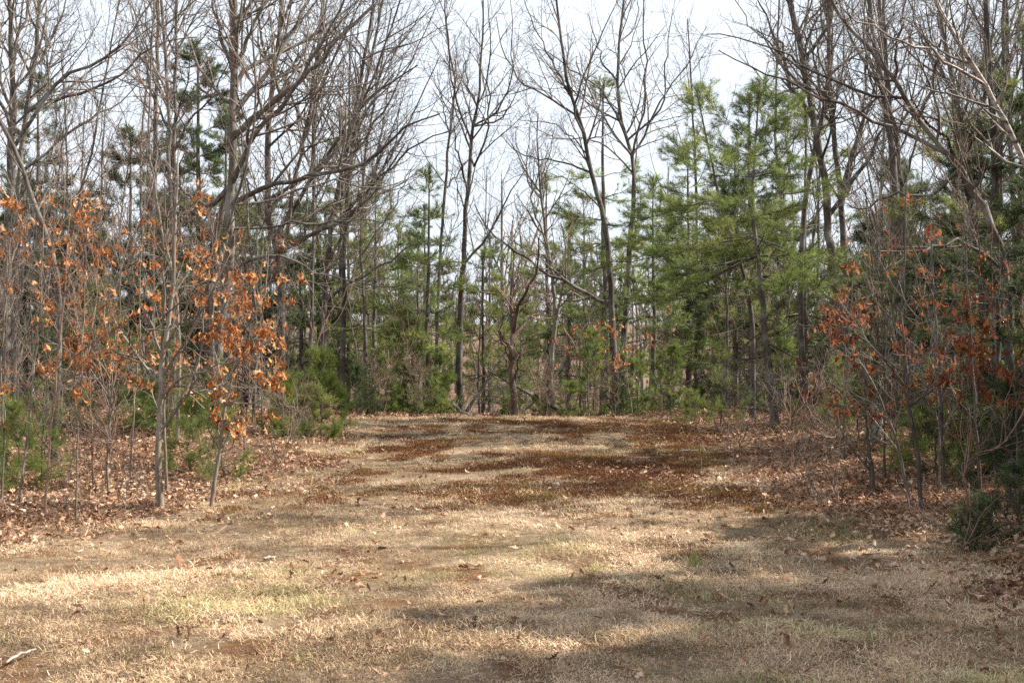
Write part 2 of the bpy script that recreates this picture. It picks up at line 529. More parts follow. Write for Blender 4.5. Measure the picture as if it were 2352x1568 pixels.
prng = np.random.default_rng(5)
SHOOTS = [shoot_proto(prng) for _ in range(5)]
SHOOTS_FAR = [shoot_proto(prng, n=28, length=.22, nl=.14, w=.0050) for _ in range(4)]
SHOOTS_NEAR = [shoot_proto(prng, n=60, length=.17, nl=.10, w=.0017) for _ in range(5)]
LEAVES = [oak_leaf(prng, 1.55) for _ in range(10)]
LEAF_ME = {}
for nm, mt in (('orange', OAKLEAF), ('red', REDLEAF), ('fallen', FALLEN)):
    LEAF_ME[nm] = []
    for v, f4, _ in LEAVES:
        me = make_mesh('oak_leaf', v, f4); me.materials.append(mt); LEAF_ME[nm].append(me)

# ------------------------------------------------------------------ ground
def ground_lines():
    xs = np.concatenate([-np.geomspace(900, 13, 26), np.arange(-12.6, 12.61, .18), np.geomspace(13, 900, 26)])
    ys = np.concatenate([np.linspace(-60, 1, 16), np.arange(1.5, 42, .18), np.geomspace(42.5, 1400, 46)])
    return xs, ys


gx, gy = ground_lines()
GX, GY = np.meshgrid(gx, gy, indexing='xy')
GZ = gz(GX, GY)
V = np.stack([GX, GY, GZ], -1).reshape(-1, 3)
nx, ny = len(gx), len(gy)
ii = (np.arange(ny-1)[:, None]*nx + np.arange(nx-1)[None]).reshape(-1)
gme = make_mesh('ground', V, np.stack([ii, ii+1, ii+nx+1, ii+nx], -1))
gme.attributes.new('litter', 'FLOAT', 'POINT').data.foreach_set('value', forest(GX, GY).ravel().astype(np.float32))
gme.attributes.new('moss', 'FLOAT', 'POINT').data.foreach_set('value', moss(GX, GY).ravel().astype(np.float32))


def ground_mat():
    m, nt, out = nodes('ground_soil_and_thatch'); l = nt.links.new
    g = N(nt, 'ShaderNodeTexCoord')
    n1 = N(nt, 'ShaderNodeTexNoise', Scale=14.0, Detail=8.0, Roughness=.75); l(g.outputs['Object'], n1.inputs['Vector'])
    n2 = N(nt, 'ShaderNodeTexNoise', Scale=1.1, Detail=5.0, Roughness=.6); l(g.outputs['Object'], n2.inputs['Vector'])
    n3 = N(nt, 'ShaderNodeTexNoise', Scale=90.0, Detail=3.0, Roughness=.7); l(g.outputs['Object'], n3.inputs['Vector'])
    th = ramp(nt, [(.34, (.060, .040, .028)), (.5, (.21, .145, .090)), (.68, (.42, .31, .195))]); l(n1.outputs['Fac'], th.inputs['Fac'])
    th2 = ramp(nt, [(.35, (.15, .115, .07)), (.7, (.36, .27, .185))]); l(n2.outputs['Fac'], th2.inputs['Fac'])
    ma = N(nt, 'ShaderNodeMixRGB'); ma.inputs[0].default_value = .45; l(th.outputs[0], ma.inputs[1]); l(th2.outputs[0], ma.inputs[2])
    lt = ramp(nt, [(.28, (.050, .034, .025)), (.5, (.155, .100, .066)), (.75, (.33, .220, .145))]); l(n1.outputs['Fac'], lt.inputs['Fac'])
    ms = ramp(nt, [(.3, (.06, .026, .013)), (.6, (.16, .075, .032)), (.8, (.19, .13, .045))]); l(n1.outputs['Fac'], ms.inputs['Fac'])
    aL = N(nt, 'ShaderNodeAttribute', attribute_name='litter'); aM = N(nt, 'ShaderNodeAttribute', attribute_name='moss')
    m1 = N(nt, 'ShaderNodeMixRGB'); l(aL.outputs['Fac'], m1.inputs[0]); l(ma.outputs[0], m1.inputs[1]); l(lt.outputs[0], m1.inputs[2])
    m2 = N(nt, 'ShaderNodeMixRGB'); l(aM.outputs['Fac'], m2.inputs[0]); l(m1.outputs[0], m2.inputs[1]); l(ms.outputs[0], m2.inputs[2])
    b = N(nt, 'ShaderNodeBsdfPrincipled', Roughness=.95); b.inputs['Specular IOR Level'].default_value = .1
    l(m2.outputs[0], b.inputs['Base Color'])
    ad = N(nt, 'ShaderNodeMath', operation='ADD'); l(n1.outputs['Fac'], ad.inputs[0]); l(n3.outputs['Fac'], ad.inputs[1])
    bp = N(nt, 'ShaderNodeBump', Strength=.8, Distance=.03); l(ad.outputs[0], bp.inputs['Height']); l(bp.outputs[0], b.inputs['Normal'])
    l(b.outputs[0], out.inputs[0]); return m


ground = mesh_obj('ground', gme, None, ground_mat())
tag(ground, 'dry grass clearing and leaf covered forest floor', 'ground', None, 'structure')


def in_view_points(n, d0, d1, rng, margin=1.12, power=1.0):
    """random ground points inside the view wedge, even in area"""
    y = np.sqrt(d0**2+(d1**2-d0**2)*rng.random(n)**power)
    x = (rng.random(n)*2-1)*y*(1176/FV)*margin
    return x, y


def build_grass():
    rng = np.random.default_rng(21)
    tufts = [blade_tuft(rng, 40, .040, .0017, 1.22, .065) for _ in range(7)] + [blade_tuft(rng, 34, .044, .0017, .9, .050) for _ in range(3)]
    X = []; Y = []
    for n, a, b in ((17000, 5.2, 9), (19000, 9, 14), (18000, 14, 24)):
        x, y = in_view_points(n, a, b, rng); X.append(x); Y.append(y)
    x = np.concatenate(X); y = np.concatenate(Y)
    f = forest(x, y); m = moss(x, y)
    keep = rng.random(len(x)) < (1-.93*f)*(1-.74*m)
    bare = smooth(.56, .70, fbm(x*1.9, y*1.9, 3, 4))
    keep &= rng.random(len(x)) > bare*.75
    x, y, = x[keep], y[keep]
    patch = fbm(x*1.2, y*1.2, 5, 4); fine = fbm(x*6, y*6, 2, 2)
    tint = np.clip((patch-.5)*1.9 + (fine-.5)*1.1 + .5 + rng.normal(0, .17, len(x)), 0, 1)
    rot = np.stack([rng.normal(0, .12, len(x)), rng.normal(0, .12, len(x)), rng.random(len(x))*6.283], -1)
    scl = rng.uniform(.5, 1.3, len(x))*(1+np.clip(y-10, 0, 14)*.02)*(.18+1.5*fbm(x*1.6, y*1.6, 1, 4))
    P = np.stack([x, y, gz(x, y)], -1)
    g = smooth(.60, .74, fbm(x*.7+9, y*.9, 7, 4) + .14*smooth(2.0, .2, x-edge_l(y)))
    green = rng.random(len(x)) < g*.5+.02
    o = scatter('grass', tufts, P[~green], rot[~green], scl[~green], tint[~green], [GRASSM], None, rng)
    tag(o, 'short dry straw coloured grass covering the clearing', 'grass')
    o2 = scatter('green_grass', tufts[7:]+tufts[:2], P[green], rot[green], scl[green]*1.15, tint[green], [GRASSG], None, rng)
    tag(o2, 'faded green grass tufts mixed into the dry lawn', 'grass')
    # moss
    mt = [blade_tuft(rng, 40, .022, .0030, .5, .055) for _ in range(4)]
    x, y = in_view_points(60000, 12, 22.6, rng)
    k = rng.random(len(x)) < moss(x, y)*.9
    x, y = x[k], y[k]
    o = scatter('moss', mt, np.stack([x, y, gz(x, y)-.002], -1), np.stack([rng.normal(0, .1, len(x)), rng.normal(0, .1, len(x)), rng.random(len(x))*6.28], -1),
                rng.uniform(.7, 1.5, len(x)), np.clip((fbm(x*1.1, y*1.1, 4, 3)-.5)*2.2+.44+.08*smooth(1.0, 2.6, x)+rng.normal(0, .18, len(x)), 0, 1), [MOSSM], None, rng)
    tag(o, 'dark red brown moss patches on the grassy mound', 'moss')


build_grass()


def build_litter():
    rng = np.random.default_rng(31)
    lv = [oak_leaf(rng, 1.3) for _ in range(9)]
    for q in range(2):
        tb = Tubes(); tb.add(resample(np.array([[0, 0, 0], [1.2, rng.normal(0, .2), .1], [2.6, rng.normal(0, .3), 0]]), 6), np.linspace(.05, .02, 6), 3)
        lv.append((np.concatenate(tb.V), np.concatenate(tb.F), None))
    X = []; Y = []
    for n, a, b in ((18000, 6, 10), (52000, 10, 16), (46000, 16, 25), (14000, 25, 42)):
        x, y = in_view_points(n, a, b, rng, 1.15); X.append(x); Y.append(y)
    x = np.concatenate(X); y = np.concatenate(Y)
    f = forest(x, y)
    d = np.maximum(edge_l(y)-x, x-edge_r(y))
    clump = fbm(x*1.5, y*1.5, 2, 3)
    p = np.clip(f*1.15, 0, 1)*.95 + .14*smooth(-2.4, 0, d)*smooth(.4, .7, clump) + .22*smooth(-.9, .2, d+(clump-.5)*1.5) + .018 + .10*smooth(.60, .74, fbm(x*.8+5, y*.8, 7, 3))
    k = rng.random(len(x)) < p
    x, y = x[k], y[k]
    n = len(x)
    D = rng.normal(size=(n, 3)); D[:, 2] = D[:, 2]*.35
    scl = rng.uniform(.032, .078, n)*(1+np.clip(y-14, 0, 20)*.02)
    tint = np.clip(.5+(fbm(x*.9, y*.9, 4, 3)-.5)*.9+rng.normal(0, .25, n), 0, 1)
    P = np.stack([x, y, gz(x, y)+rng.uniform(.004, .05, n)], -1)
    o = scatter('leaf_litter', lv, P, euler_dir(D, rng.normal(0, .7, n)+(rng.random(n) < .4)*np.pi), scl, tint, [LITTER], None, rng)
    tag(o, 'carpet of dead brown oak leaves under the trees', 'leaf litter')


build_litter()


# ------------------------------------------------------------------ trees
def bare_tree(name, label, trunk, limbs, d, r0, r1, rng, cat='tree', group=None, auto=6, nb=9, nt=6, ntt=3, mat=BARK, tw=TWIG, lean=None,
              t0=.35, limb_len=2.6, br_len=1.3, tw_len=.55, base=None, up=.10, deep=True):
    """trunk and limbs are picture polylines (bottom to top) at depth d, or 3-D arrays when d is None."""
    if d is not None:
        xb = (trunk[0][0]-1176)/FV*d
        b3 = np.array([xb, d, float(gz(xb, d))-.06])
        tp = [b3] + [at(px, py, d+rng.normal(0, .05)) for px, py in trunk[1:]]
        tp = np.array(tp)
    else:
        tp = np.asarray(trunk, float); b3 = tp[0].copy()
    r0, r1 = r0*.80, r1*.72
    if d is not None and d > 24: ntt = min(ntt, 2)
    nT = 26
    T = resample(tp, nT, .012, rng)
    rr = r0+(r1-r0)*np.linspace(0, 1, nT)**.85
    rr[0] *= 1.8; rr[1] *= 1.22
    root = empty(name, b3, label, cat, group)
    t = Tubes(); t.add(T, rr, 9, .16, rng)
    mesh_obj('trunk', t.mesh('trunk', b3), root, mat)
    LP = []; LR = []
    for lm in limbs:
        w = lm[-1] if isinstance(lm[-1], float) else None
        pts = [q for q in lm if not isinstance(q, float)]
        if d is not None:
            dz = rng.uniform(-1.2, 1.2)*len(pts)/5
            pp = np.array([at(px, py, d+dz*(i/(len(pts)-1))) for i, (px, py) in enumerate(pts)])
        else: pp = np.asarray(pts, float)
        k = np.argmin(np.linalg.norm(T-pp[0], axis=1))
        if d is not None:
            pp[0] = T[k] if np.linalg.norm(T[k]-pp[0]) < .5 else pp[0]
        ra = min(rr[k]*.72, w*.85 if w else 9) if cat != 'dead tree' else (w or .02)
        P = resample(pp, 14, .025, rng); Rd = ra*np.linspace(1, .22, 14)**.9
        Rd = np.maximum(Rd, .006)
        LP.append(P); LR.append(Rd)
    if auto:
        A, AR, _ = sprout(T[None], rr[None], auto, t0, .97, 42, limb_len, 14, rng, up=up, wob=.08, rfrac=.42, rmin=.007, taper=.2, tpow=.5,
                          bias=lean)
        LP += list(A); LR += list(AR)
    for P, Rd in zip(LP, LR):
        t = Tubes(); t.add(P, Rd, 6, .12, rng)
        mesh_obj('limb', t.mesh('limb', b3), root, mat)
    # finer branches
    LP = np.array(LP+[T[::2][:13] if False else resample(T[nT//2:], 14)]); LR = np.array(LR+[np.interp(np.linspace(.5, 1, 14), np.linspace(0, 1, nT), rr)])
    t = Tubes()
    ln = np.linalg.norm(np.diff(LP, axis=1), axis=2).sum(1)
    B, BR, BL = sprout(LP, LR, nb, .12, 1, 44, np.clip(ln*.42, .5, br_len*1.6), 8, rng, up=up*.8, wob=.12, rfrac=.45, rmin=.0034, taper=.3)
    t.add(B, BR, 4)
    C, CR, CL = sprout(B, BR, nt, .1, 1, 46, np.clip(BL*.42, .2, tw_len*1.6), 5, rng, up=up*.7, wob=.16, rfrac=.55, rmin=.0021, taper=.5)
    t.add(C, CR, 3)
    if ntt:
        D, DR, DL = sprout(C, CR, ntt, .15, 1, 48, np.clip(CL*.5, .1, .4), 3, rng, up=.06, wob=.15, rfrac=.75, rmin=.0016, taper=.7)
        t.add(D, DR, 3)
    o = mesh_obj('crown', t.mesh('crown', b3), root, tw); o['kind'] = 'stuff'
    return root


def copy_tree(o, loc, rz, sc, label=None, group=None, cat=None, parent=None):
    c = o.copy(); COL.objects.link(c)
    c.location = loc; c.rotation_euler = (0, 0, rz); c.scale = (sc, sc, sc) if np.isscalar(sc) else sc
    if label: c['label'] = label
    if group: c['group'] = group
    for ch in list(o.children):
        k = ch.copy(); COL.objects.link(k); k.parent = c
        for gc in list(ch.children):
            q = gc.copy(); COL.objects.link(q); q.parent = k
    return c


def pine(name, label, loc, h, rng, spread=1.6, base=.18, shoots=SHOOTS, nmat=NEEDLE, density=1.0, group=None, cat='pine tree', lean=(0, 0), whorl=.42,
         trunk_r=None, per=5, path=None, rise=.35, prof=.75, sc=1.0, tintoff=0.0, gaps=.25, dead=True, clip=None, stretch=None):
    """pine with whorls of layered boughs; needles as thousands of soft shoots"""
    x, y = loc
    b3 = np.array([x, y, float(gz(x, y))-.05])
    if path is None:
        T = resample(np.array([b3, b3+[lean[0]*.4+rng.normal(0, .05), lean[1]*.4, h*.4], b3+[lean[0]*.75, lean[1]*.75, h*.75], b3+[lean[0], lean[1], h]]), 20, .01, rng)
    else: T = resample(path, 20, .01, rng)
    rt = trunk_r or .012*h+.012
    rr = rt*np.linspace(1, .12, 20); rr[0] *= 1.3
    root = empty(name, b3, label, cat, group)
    t = Tubes(); t.add(T, rr, 8, .12, rng); mesh_obj('trunk', t.mesh('trunk', b3), root, PBARK)
    nw = max(4, int(h*(1-base)/whorl))
    S = []; D = []; SL = []; BP = []; BR = []
    for i in range(nw):
        u = i/(nw-1)
        tt = base+(1-base)*u*.985
        if rng.random() < gaps*.5 and 0 < i < nw-1: continue
        k = tt*19; a = int(min(k, 18)); p = T[a]*(1-(k-a))+T[a+1]*(k-a)
        L = spread*((1-u)**prof*.95+.05)*rng.uniform(.7, 1.2)
        for j in range(per):
            if rng.random() < gaps: continue
            az = 6.283*j/per+rng.normal(0, .35)+i*1.1
            el = math.radians((18 if h < 2.6 else -4)+52*u**1.6)+rng.normal(0, .10)
            l = L*rng.uniform(.6, 1.15)
            if stretch is not None: l *= 1+stretch[0]*math.cos(az)+stretch[1]*math.sin(az)
            d0 = np.array([math.cos(az)*math.cos(el), math.sin(az)*math.cos(el), math.sin(el)])
            q = [p]; dd = d0
            for s in range(6):
                dd = nrm(dd+np.array([0, 0, (-.07 if s < 3 else rise*.35)])+rng.normal(0, .07, 3)); q.append(q[-1]+dd*l/6)
            BP.append(np.array(q)); BR.append(np.linspace(max(.004, rr[min(a, 19)]*.30), .003, 7))
    BP = np.array(BP); BR = np.array(BR)
    bl = np.linalg.norm(np.diff(BP, axis=1), axis=2).sum(1)
    t = Tubes(); t.add(BP, BR, 4)
    kb = 7 if h > 2.5 else 5
    C, CR, CL = sprout(BP, BR, kb, .28, .98, 52, np.clip(bl*.50, .10, 1.0), 5, rng, up=.06, wob=.1, rfrac=.6, rmin=.0025, taper=.5, tpow=.7)
    # flatten the sprays a little
    C[:, :, 2] = C[:, :1, 2]+(C[:, :, 2]-C[:, :1, 2])*.45
    t.add(C, CR, 3)
    if dead:
        Dd, DR, _ = sprout(T[None], rr[None], int(6+h*1.2), .06, max(base+.12, .2), 82, spread*.55, 6, rng, up=-.02, wob=.12, rfrac=.25, rmin=.004, taper=.3)
        t.add(Dd, DR, 3)
        E, ER, _ = sprout(Dd, DR, 4, .2, 1, 55, spread*.2, 3, rng, up=0, wob=.1, rmin=.0025)
        t.add(E, ER, 3)
    crown = mesh_obj('crown', t.mesh('crown', b3), root, PBARK); crown['kind'] = 'stuff'
    # shoots along sprays and bough ends
    def pts_on(P, ln, rate, t0):
        M, n, _ = P.shape
        tot = int(ln.sum()*rate)+2
        m_ = rng.choice(M, tot, p=ln/ln.sum())
        tt = t0+(1-t0)*rng.random(tot); x_ = tt*(n-1); i_ = np.minimum(x_.astype(int), n-2); f_ = (x_-i_)[:, None]
        return P[m_, i_]*(1-f_)+P[m_, i_+1]*f_, nrm(P[m_, i_+1]-P[m_, i_]), m_
    small = h < 2.6
    cl_ = np.linalg.norm(np.diff(C, axis=1), axis=2).sum(1)
    p1, d1, m1 = pts_on(C, cl_, (22 if small else 11.5)*density, .12)
    p2, d2, m2 = pts_on(BP, bl, (16 if small else 6)*density, .35)
    p3, d3, m3 = pts_on(T[None, -3:], np.array([np.linalg.norm(T[-1]-T[-3])]), 14, .2)
    S = np.concatenate([p1, p2, p3]); D = np.concatenate([d1, d2, d3])
    D = nrm(D+np.array([0, 0, .45 if small else .30])+rng.normal(0, .28, D.shape))
    bt = rng.normal(0, .13, len(BP)); pt = np.concatenate([bt[np.minimum(m1//kb, len(BP)-1)], bt[m2], np.zeros(len(p3))])
    n = len(S)
    tint = np.clip(.42+tintoff+pt+rng.normal(0, .15, n), 0, 1)
    scatter('needles', shoots, S-b3, euler_dir(D, rng.random(n)*6.28), sc*rng.uniform(.75, 1.3, n), tint, [nmat], crown, rng)
    return root


# ---- traced bare trees (picture polylines, bottom to top, depth in metres)
def g(seed): return np.random.default_rng(seed)


bare_tree('maple_tree', 'tall grey tree at the far left edge with long boughs sweeping up right',
          [(15, 1000), (14, 760), (19, 525), (30, 262), (22, 0), (16, -260)],
          [[(22, 330), (124, 199), (210, 146), (285, 97), (349, 0), (390, -90), .05], [(26, 290), (-40, 160), (-90, 20)], [(28, 120), (60, 30), (80, -100)]],
          18.5, .085, .035, g(101), auto=5, t0=.5, limb_len=2.6, lean=(.5, 0, .2))
bare_tree('maple_tree', 'slender grey tree leaning right beside the leftmost tall trunk',
          [(30, 1000), (36, 700), (41, 490), (56, 300), (79, 150), (90, 0), (96, -220)],
          [[(60, 275), (157, 221), (240, 187), (311, 146), (375, 97), (450, 86), .042], [(75, 180), (130, 60), (170, -60)], [(45, 420), (170, 300), (260, 250), (330, 180)]],
          19.5, .075, .03, g(102), auto=5, t0=.5, lean=(.4, 0, .2))
bare_tree('maple_tree', 'thin pale straight trunk left of its close twin, above the orange saplings',
          [(400, 1000), (395, 600), (390, 412), (386, 225), (371, 0), (362, -200)],
          [[(388, 300), (330, 160), (300, 20)], [(380, 120), (440, 10), (470, -60)]], 23, .065, .03, g(103), auto=7, t0=.4, limb_len=2.0)
bare_tree('maple_tree', 'thin straight trunk right of its close twin, above the orange saplings',
          [(404, 1000), (401, 600), (401, 375), (403, 187), (405, 0), (408, -200)],
          [[(402, 345), (440, 270), (490, 215), (520, 150), (545, 60)], [(402, 250), (350, 120), (330, 0)]], 24, .07, .03, g(104), auto=7, t0=.4, limb_len=2.0)
bare_tree('maple_tree', 'big grey maple with long low boughs reaching right over the clearing',
          [(492, 1000), (499, 883), (506, 733), (525, 620), (529, 487), (534, 337), (536, 187), (536, 0), (533, -300)],
          [[(534, 478), (600, 435), (675, 412), (784, 390), (842, 372), (900, 320), (945, 285), (1010, 262), .048],
           [(536, 290), (600, 180), (652, 101), (712, 0), (740, -70)],
           [(537, 210), (555, 165), (615, 135), (675, 109), (784, 30), (850, -20)],
           [(537, 310), (637, 225), (712, 169), (784, 82), (860, 10)],
           [(532, 400), (560, 360), (585, 310), (660, 225), (740, 100), (790, 0)],
           [(527, 545), (637, 521), (740, 508), (850, 505), (905, 515), .03],
           [(525, 618), (600, 592), (690, 603), (712, 624), (784, 639), (880, 660), (935, 650), .03],
           [(533, 440), (480, 470), (430, 450), (380, 400)],
           [(536, 180), (500, 60), (480, -60)],
           [(529, 490), (590, 465), (680, 440), (760, 415), (830, 430), (900, 425), (960, 400), .03],
           [(536, 150), (600, 20), (640, -80)]],
          19.5, .115, .06, g(105), auto=6, t0=.5, nb=9, nt=6, limb_len=2.8, lean=(.45, 0, .2), mat=BARK)
bare_tree('dead_tree', 'dark broken trunk curving into the big maple from the lower left',
          [(478, 1000), (480, 760), (484, 640), (492, 555), (508, 490), (521, 455)], [], 19.8, .10, .075, g(106), auto=0, nb=1, nt=2, ntt=0, mat=DEAD, cat='dead tree')
bare_tree('maple_tree', 'crooked grey tree with a knobbly trunk right of the big maple',
          [(642, 960), (645, 864), (645, 733), (645, 640), (630, 552), (615, 487), (615, 337), (630, 160), (649, 0), (655, -200)],
          [[(640, 600), (656, 562), (671, 450), (694, 337), (731, 225), (780, 100), (830, 0), .07],
           [(660, 520), (720, 410), (790, 320), (850, 200), (900, 60), (930, -40)],
           [(672, 450), (740, 380), (800, 280), (870, 210), (960, 150)],
           [(630, 552), (590, 470), (560, 400)], [(690, 345), (720, 200), (740, 60), (760, -60)], [(650, 600), (700, 545), (800, 500), (860, 440), (930, 330)]],
          22.5, .105, .04, g(107), auto=5, t0=.5, nb=9, lean=(.5, 0, .2), mat=BARK2)
bare_tree('maple_tree', 'slim pale trunk standing behind the bright green pine bush',
          [(714, 960), (714, 808), (716, 658), (720, 508), (722, 330), (735, 120), (750, -80)],
          [[(716, 560), (770, 480), (800, 400), (830, 250)], [(722, 400), (690, 300), (680, 180)], [(720, 470), (800, 330), (880, 190), (930, 60)]], 23.5, .06, .025, g(108), auto=6, t0=.4, lean=(.5, 0, .2), limb_len=2.2)
bare_tree('maple_tree', 'dark trunk with many limbs fanning up right near the pine bush',
          [(738, 955), (742, 800), (748, 650), (760, 520), (790, 380), (820, 230), (850, 60), (870, -120)],
          [[(752, 600), (820, 480), (880, 380), (950, 260), (1010, 130)], [(760, 520), (850, 430), (960, 330), (1040, 300)], [(790, 380), (870, 270), (940, 150), (1000, 20)],
           [(800, 330), (840, 180), (860, 20)], [(745, 700), (860, 620), (940, 565), (960, 560), .04], [(770, 480), (800, 330), (800, 170), (815, 0)]],
          24.5, .085, .03, g(109), auto=5, t0=.4, lean=(.6, 0, .2), mat=BARK2)
bare_tree('maple_tree', 'slim dark trunk left of its thinner neighbour behind the far edge of grass',
          [(785, 955), (788, 808), (791, 620), (797, 450), (815, 300), (850, 150), (880, 0), (900, -100)],
          [[(795, 500), (860, 390), (920, 250)], [(800, 420), (780, 280), (790, 130)], [(830, 230), (910, 120), (980, 10)]], 26, .075, .03, g(110), auto=6, t0=.35, lean=(.4, 0, .2), mat=BARK2)
bare_tree('maple_tree', 'thin dark trunk rising left of the centre pines',
          [(842, 958), (840, 808), (833, 658), (829, 508), (840, 350), (870, 180), (900, 20)],
          [[(832, 600), (900, 480), (950, 380)], [(835, 420), (900, 300), (940, 180)]], 27, .06, .02, g(111), auto=6, t0=.35, lean=(.3, 0, .2), mat=BARK2)
bare_tree('maple_tree', 'pale slender tree rising out of the centre left pine',
          [(1000, 958), (1004, 760), (1010, 600), (1016, 506), (1024, 412), (1033, 307), (1046, 200), (1030, 112), (1022, 20), (1024, -60)],
          [[(1026, 430), (1060, 390), (1084, 345)], [(1033, 320), (1015, 240), (1005, 160)], [(1044, 220), (1075, 130), (1080, 60)]], 26.5, .065, .018, g(112), auto=5, t0=.5, limb_len=1.6, br_len=.9)
bare_tree('maple_tree', 'tall forked bare tree standing alone against the sky at centre',
          [(1060, 958), (1056, 890), (1054, 845), (1058, 733), (1065, 601), (1073, 450), (1084, 337), (1080, 311), (1099, 225), (1103, 150), (1110, 49), (1108, -40)],
          [[(1084, 337), (1046, 225), (1031, 112), (1024, 0), (1022, -60)], [(1080, 375), (1091, 379), (1118, 300), (1123, 187), (1125, 75), (1118, -30), .05],
           [(1115, 310), (1159, 232), (1178, 75), (1172, 0)], [(1066, 601), (1103, 564), (1136, 515), (1163, 461), (1208, 386), .035],
           [(1076, 420), (1060, 380), (1045, 330), (1042, 270)], [(1070, 500), (1050, 420), (1035, 390), .02], [(1067, 605), (1030, 600), (1000, 620), .02], [(1095, 240), (1075, 190), (1065, 110)],
           [(1118, 290), (1150, 270), (1200, 190)]],
          25.5, .095, .018, g(113), auto=4, t0=.45, limb_len=1.6, nb=9, nt=6, br_len=1.0, mat=BARK2)
bare_tree('dead_tree', 'dead broken snag with reddish bark and stubby upturned limbs at centre',
          [(1183, 958), (1181, 915), (1176, 870), (1174, 810), (1177, 750), (1174, 700), (1176, 650), (1180, 601)],
          [[(1176, 800), (1164, 785), (1150, 770), (1146, 757), .045], [(1175, 790), (1156, 786), (1134, 781), .032], [(1178, 760), (1186, 725), (1194, 700), (1214, 662), (1230, 639), (1238, 582), (1236, 545), .040],
           [(1182, 745), (1200, 708), (1219, 687), .034], [(1179, 790), (1194, 756), (1210, 728), (1226, 722), (1252, 725), .036], [(1178, 830), (1196, 797), (1216, 778), (1234, 767), .028],
           [(1175, 830), (1161, 800), (1154, 770), (1156, 690), .024], [(1176, 730), (1164, 700), (1160, 640), .018], [(1178, 860), (1166, 842), (1158, 815), .030], [(1177, 690), (1188, 650), (1194, 590), .016],
           [(1179, 870), (1192, 838), (1196, 790), .03], [(1192, 715), (1210, 690), (1212, 660), .018]],
          23.3, .090, .014, g(114), auto=0, nb=4, nt=3, ntt=1, mat=DEAD, tw=TWIGR, cat='dead tree', br_len=.5, tw_len=.3)
bare_tree('maple_tree', 'pale curving tree right of the dead snag with a leaning double stem',
          [(1272, 958), (1266, 826), (1275, 733), (1271, 658), (1260, 582), (1245, 470), (1240, 412), (1234, 319), (1236, 260)],
          [[(1275, 740), (1292, 660), (1300, 600), (1292, 520)], [(1258, 570), (1230, 480), (1215, 412), (1205, 380), (1185, 330), .04], [(1241, 420), (1262, 350), (1275, 290)],
           [(1244, 470), (1222, 430), (1212, 360), (1220, 270)], [(1270, 650), (1310, 590), (1350, 560)]],
          25.5, .085, .016, g(115), auto=4, t0=.5, limb_len=1.5, br_len=.9, mat=SBARK)
bare_tree('maple_tree', 'dark forked maple right of centre with a long limb reaching low left',
          [(1418, 960), (1414, 880), (1410, 808), (1405, 695), (1399, 582), (1384, 490), (1358, 394), (1339, 300), (1309, 206), (1290, 94), (1279, 0), (1270, -120)],
          [[(1404, 715), (1380, 695), (1343, 669), (1271, 635), (1226, 605), (1159, 560), (1114, 515), (1090, 470), .055],
           [(1345, 325), (1320, 255), (1340, 180), (1380, 90), (1420, 0), .03], [(1330, 280), (1270, 230), (1220, 205), (1160, 130), (1140, 40)], [(1358, 394), (1300, 375), (1250, 370), (1190, 350), (1150, 310), .025],
           [(1310, 210), (1250, 110), (1200, -10)], [(1384, 490), (1330, 430), (1290, 410), (1240, 395), .02], [(1365, 420), (1300, 250), (1230, 200), (1185, 190), .02], [(1350, 350), (1280, 290), (1190, 275), .02]],
          24.8, .10, .022, g(116), mat=BARK2, auto=5, t0=.5, limb_len=2.0, nb=9, nt=6, br_len=1.1, lean=(-.2, 0, .2))
bare_tree('maple_tree', 'tall many forked tree whose limbs spread over the right hand pines',
          [(1425, 960), (1432, 800), (1445, 600), (1455, 412), (1444, 337), (1421, 244), (1421, 112), (1433, 0), (1440, -120)],
          [[(1454, 440), (1455, 337), (1478, 262), (1481, 150), (1478, 0), (1480, -60), .055], [(1460, 370), (1478, 319), (1519, 225), (1568, 169), (1600, 100), (1625, 60), .035],
           [(1450, 370), (1400, 290), (1350, 200), (1330, 120)], [(1421, 200), (1380, 130), (1350, 30)], [(1425, 110), (1460, 50), (1470, -40)], [(1470, 300), (1520, 240), (1530, 130), (1545, 20)],
           [(1440, 330), (1390, 220), (1300, 150), (1230, 100)], [(1452, 420), (1380, 330), (1290, 320), (1220, 290), .025]],
          27, .10, .022, g(117), auto=5, t0=.5, limb_len=2.2, nb=9, nt=6, br_len=1.2)
bare_tree('maple_tree', 'tall dark trunk with loose bark plates right of the large pine',
          [(1950, 1010), (1942, 900), (1939, 808), (1924, 676), (1909, 583), (1902, 525), (1890, 375), (1868, 281), (1846, 150), (1812, 0), (1790, -120)],
          [[(1900, 500), (1960, 420), (2010, 330), (2050, 230)], [(1868, 281), (1820, 200), (1790, 100), (1740, 0)], [(1885, 350), (1840, 300), (1770, 280), .02], [(1846, 150), (1900, 60), (1930, -40)]],
          20, .10, .055, g(118), auto=6, t0=.5, limb_len=2.2, mat=BARK2, nb=9)
bare_tree('maple_tree', 'straight grey trunk close behind the bark plated one at right',
          [(1945, 1000), (1944, 800), (1939, 585), (1928, 412), (1913, 300), (1905, 187), (1902, 0), (1899, -200)],
          [[(1930, 430), (1960, 345), (1985, 260), (1990, 130), (1995, 0)], [(1915, 300), (1880, 190), (1860, 60)], [(1935, 500), (1965, 330), (2000, 240), (2040, 60)]], 22.5, .085, .04, g(119), auto=8, t0=.4, limb_len=2.4, mat=BARK2, nb=9)
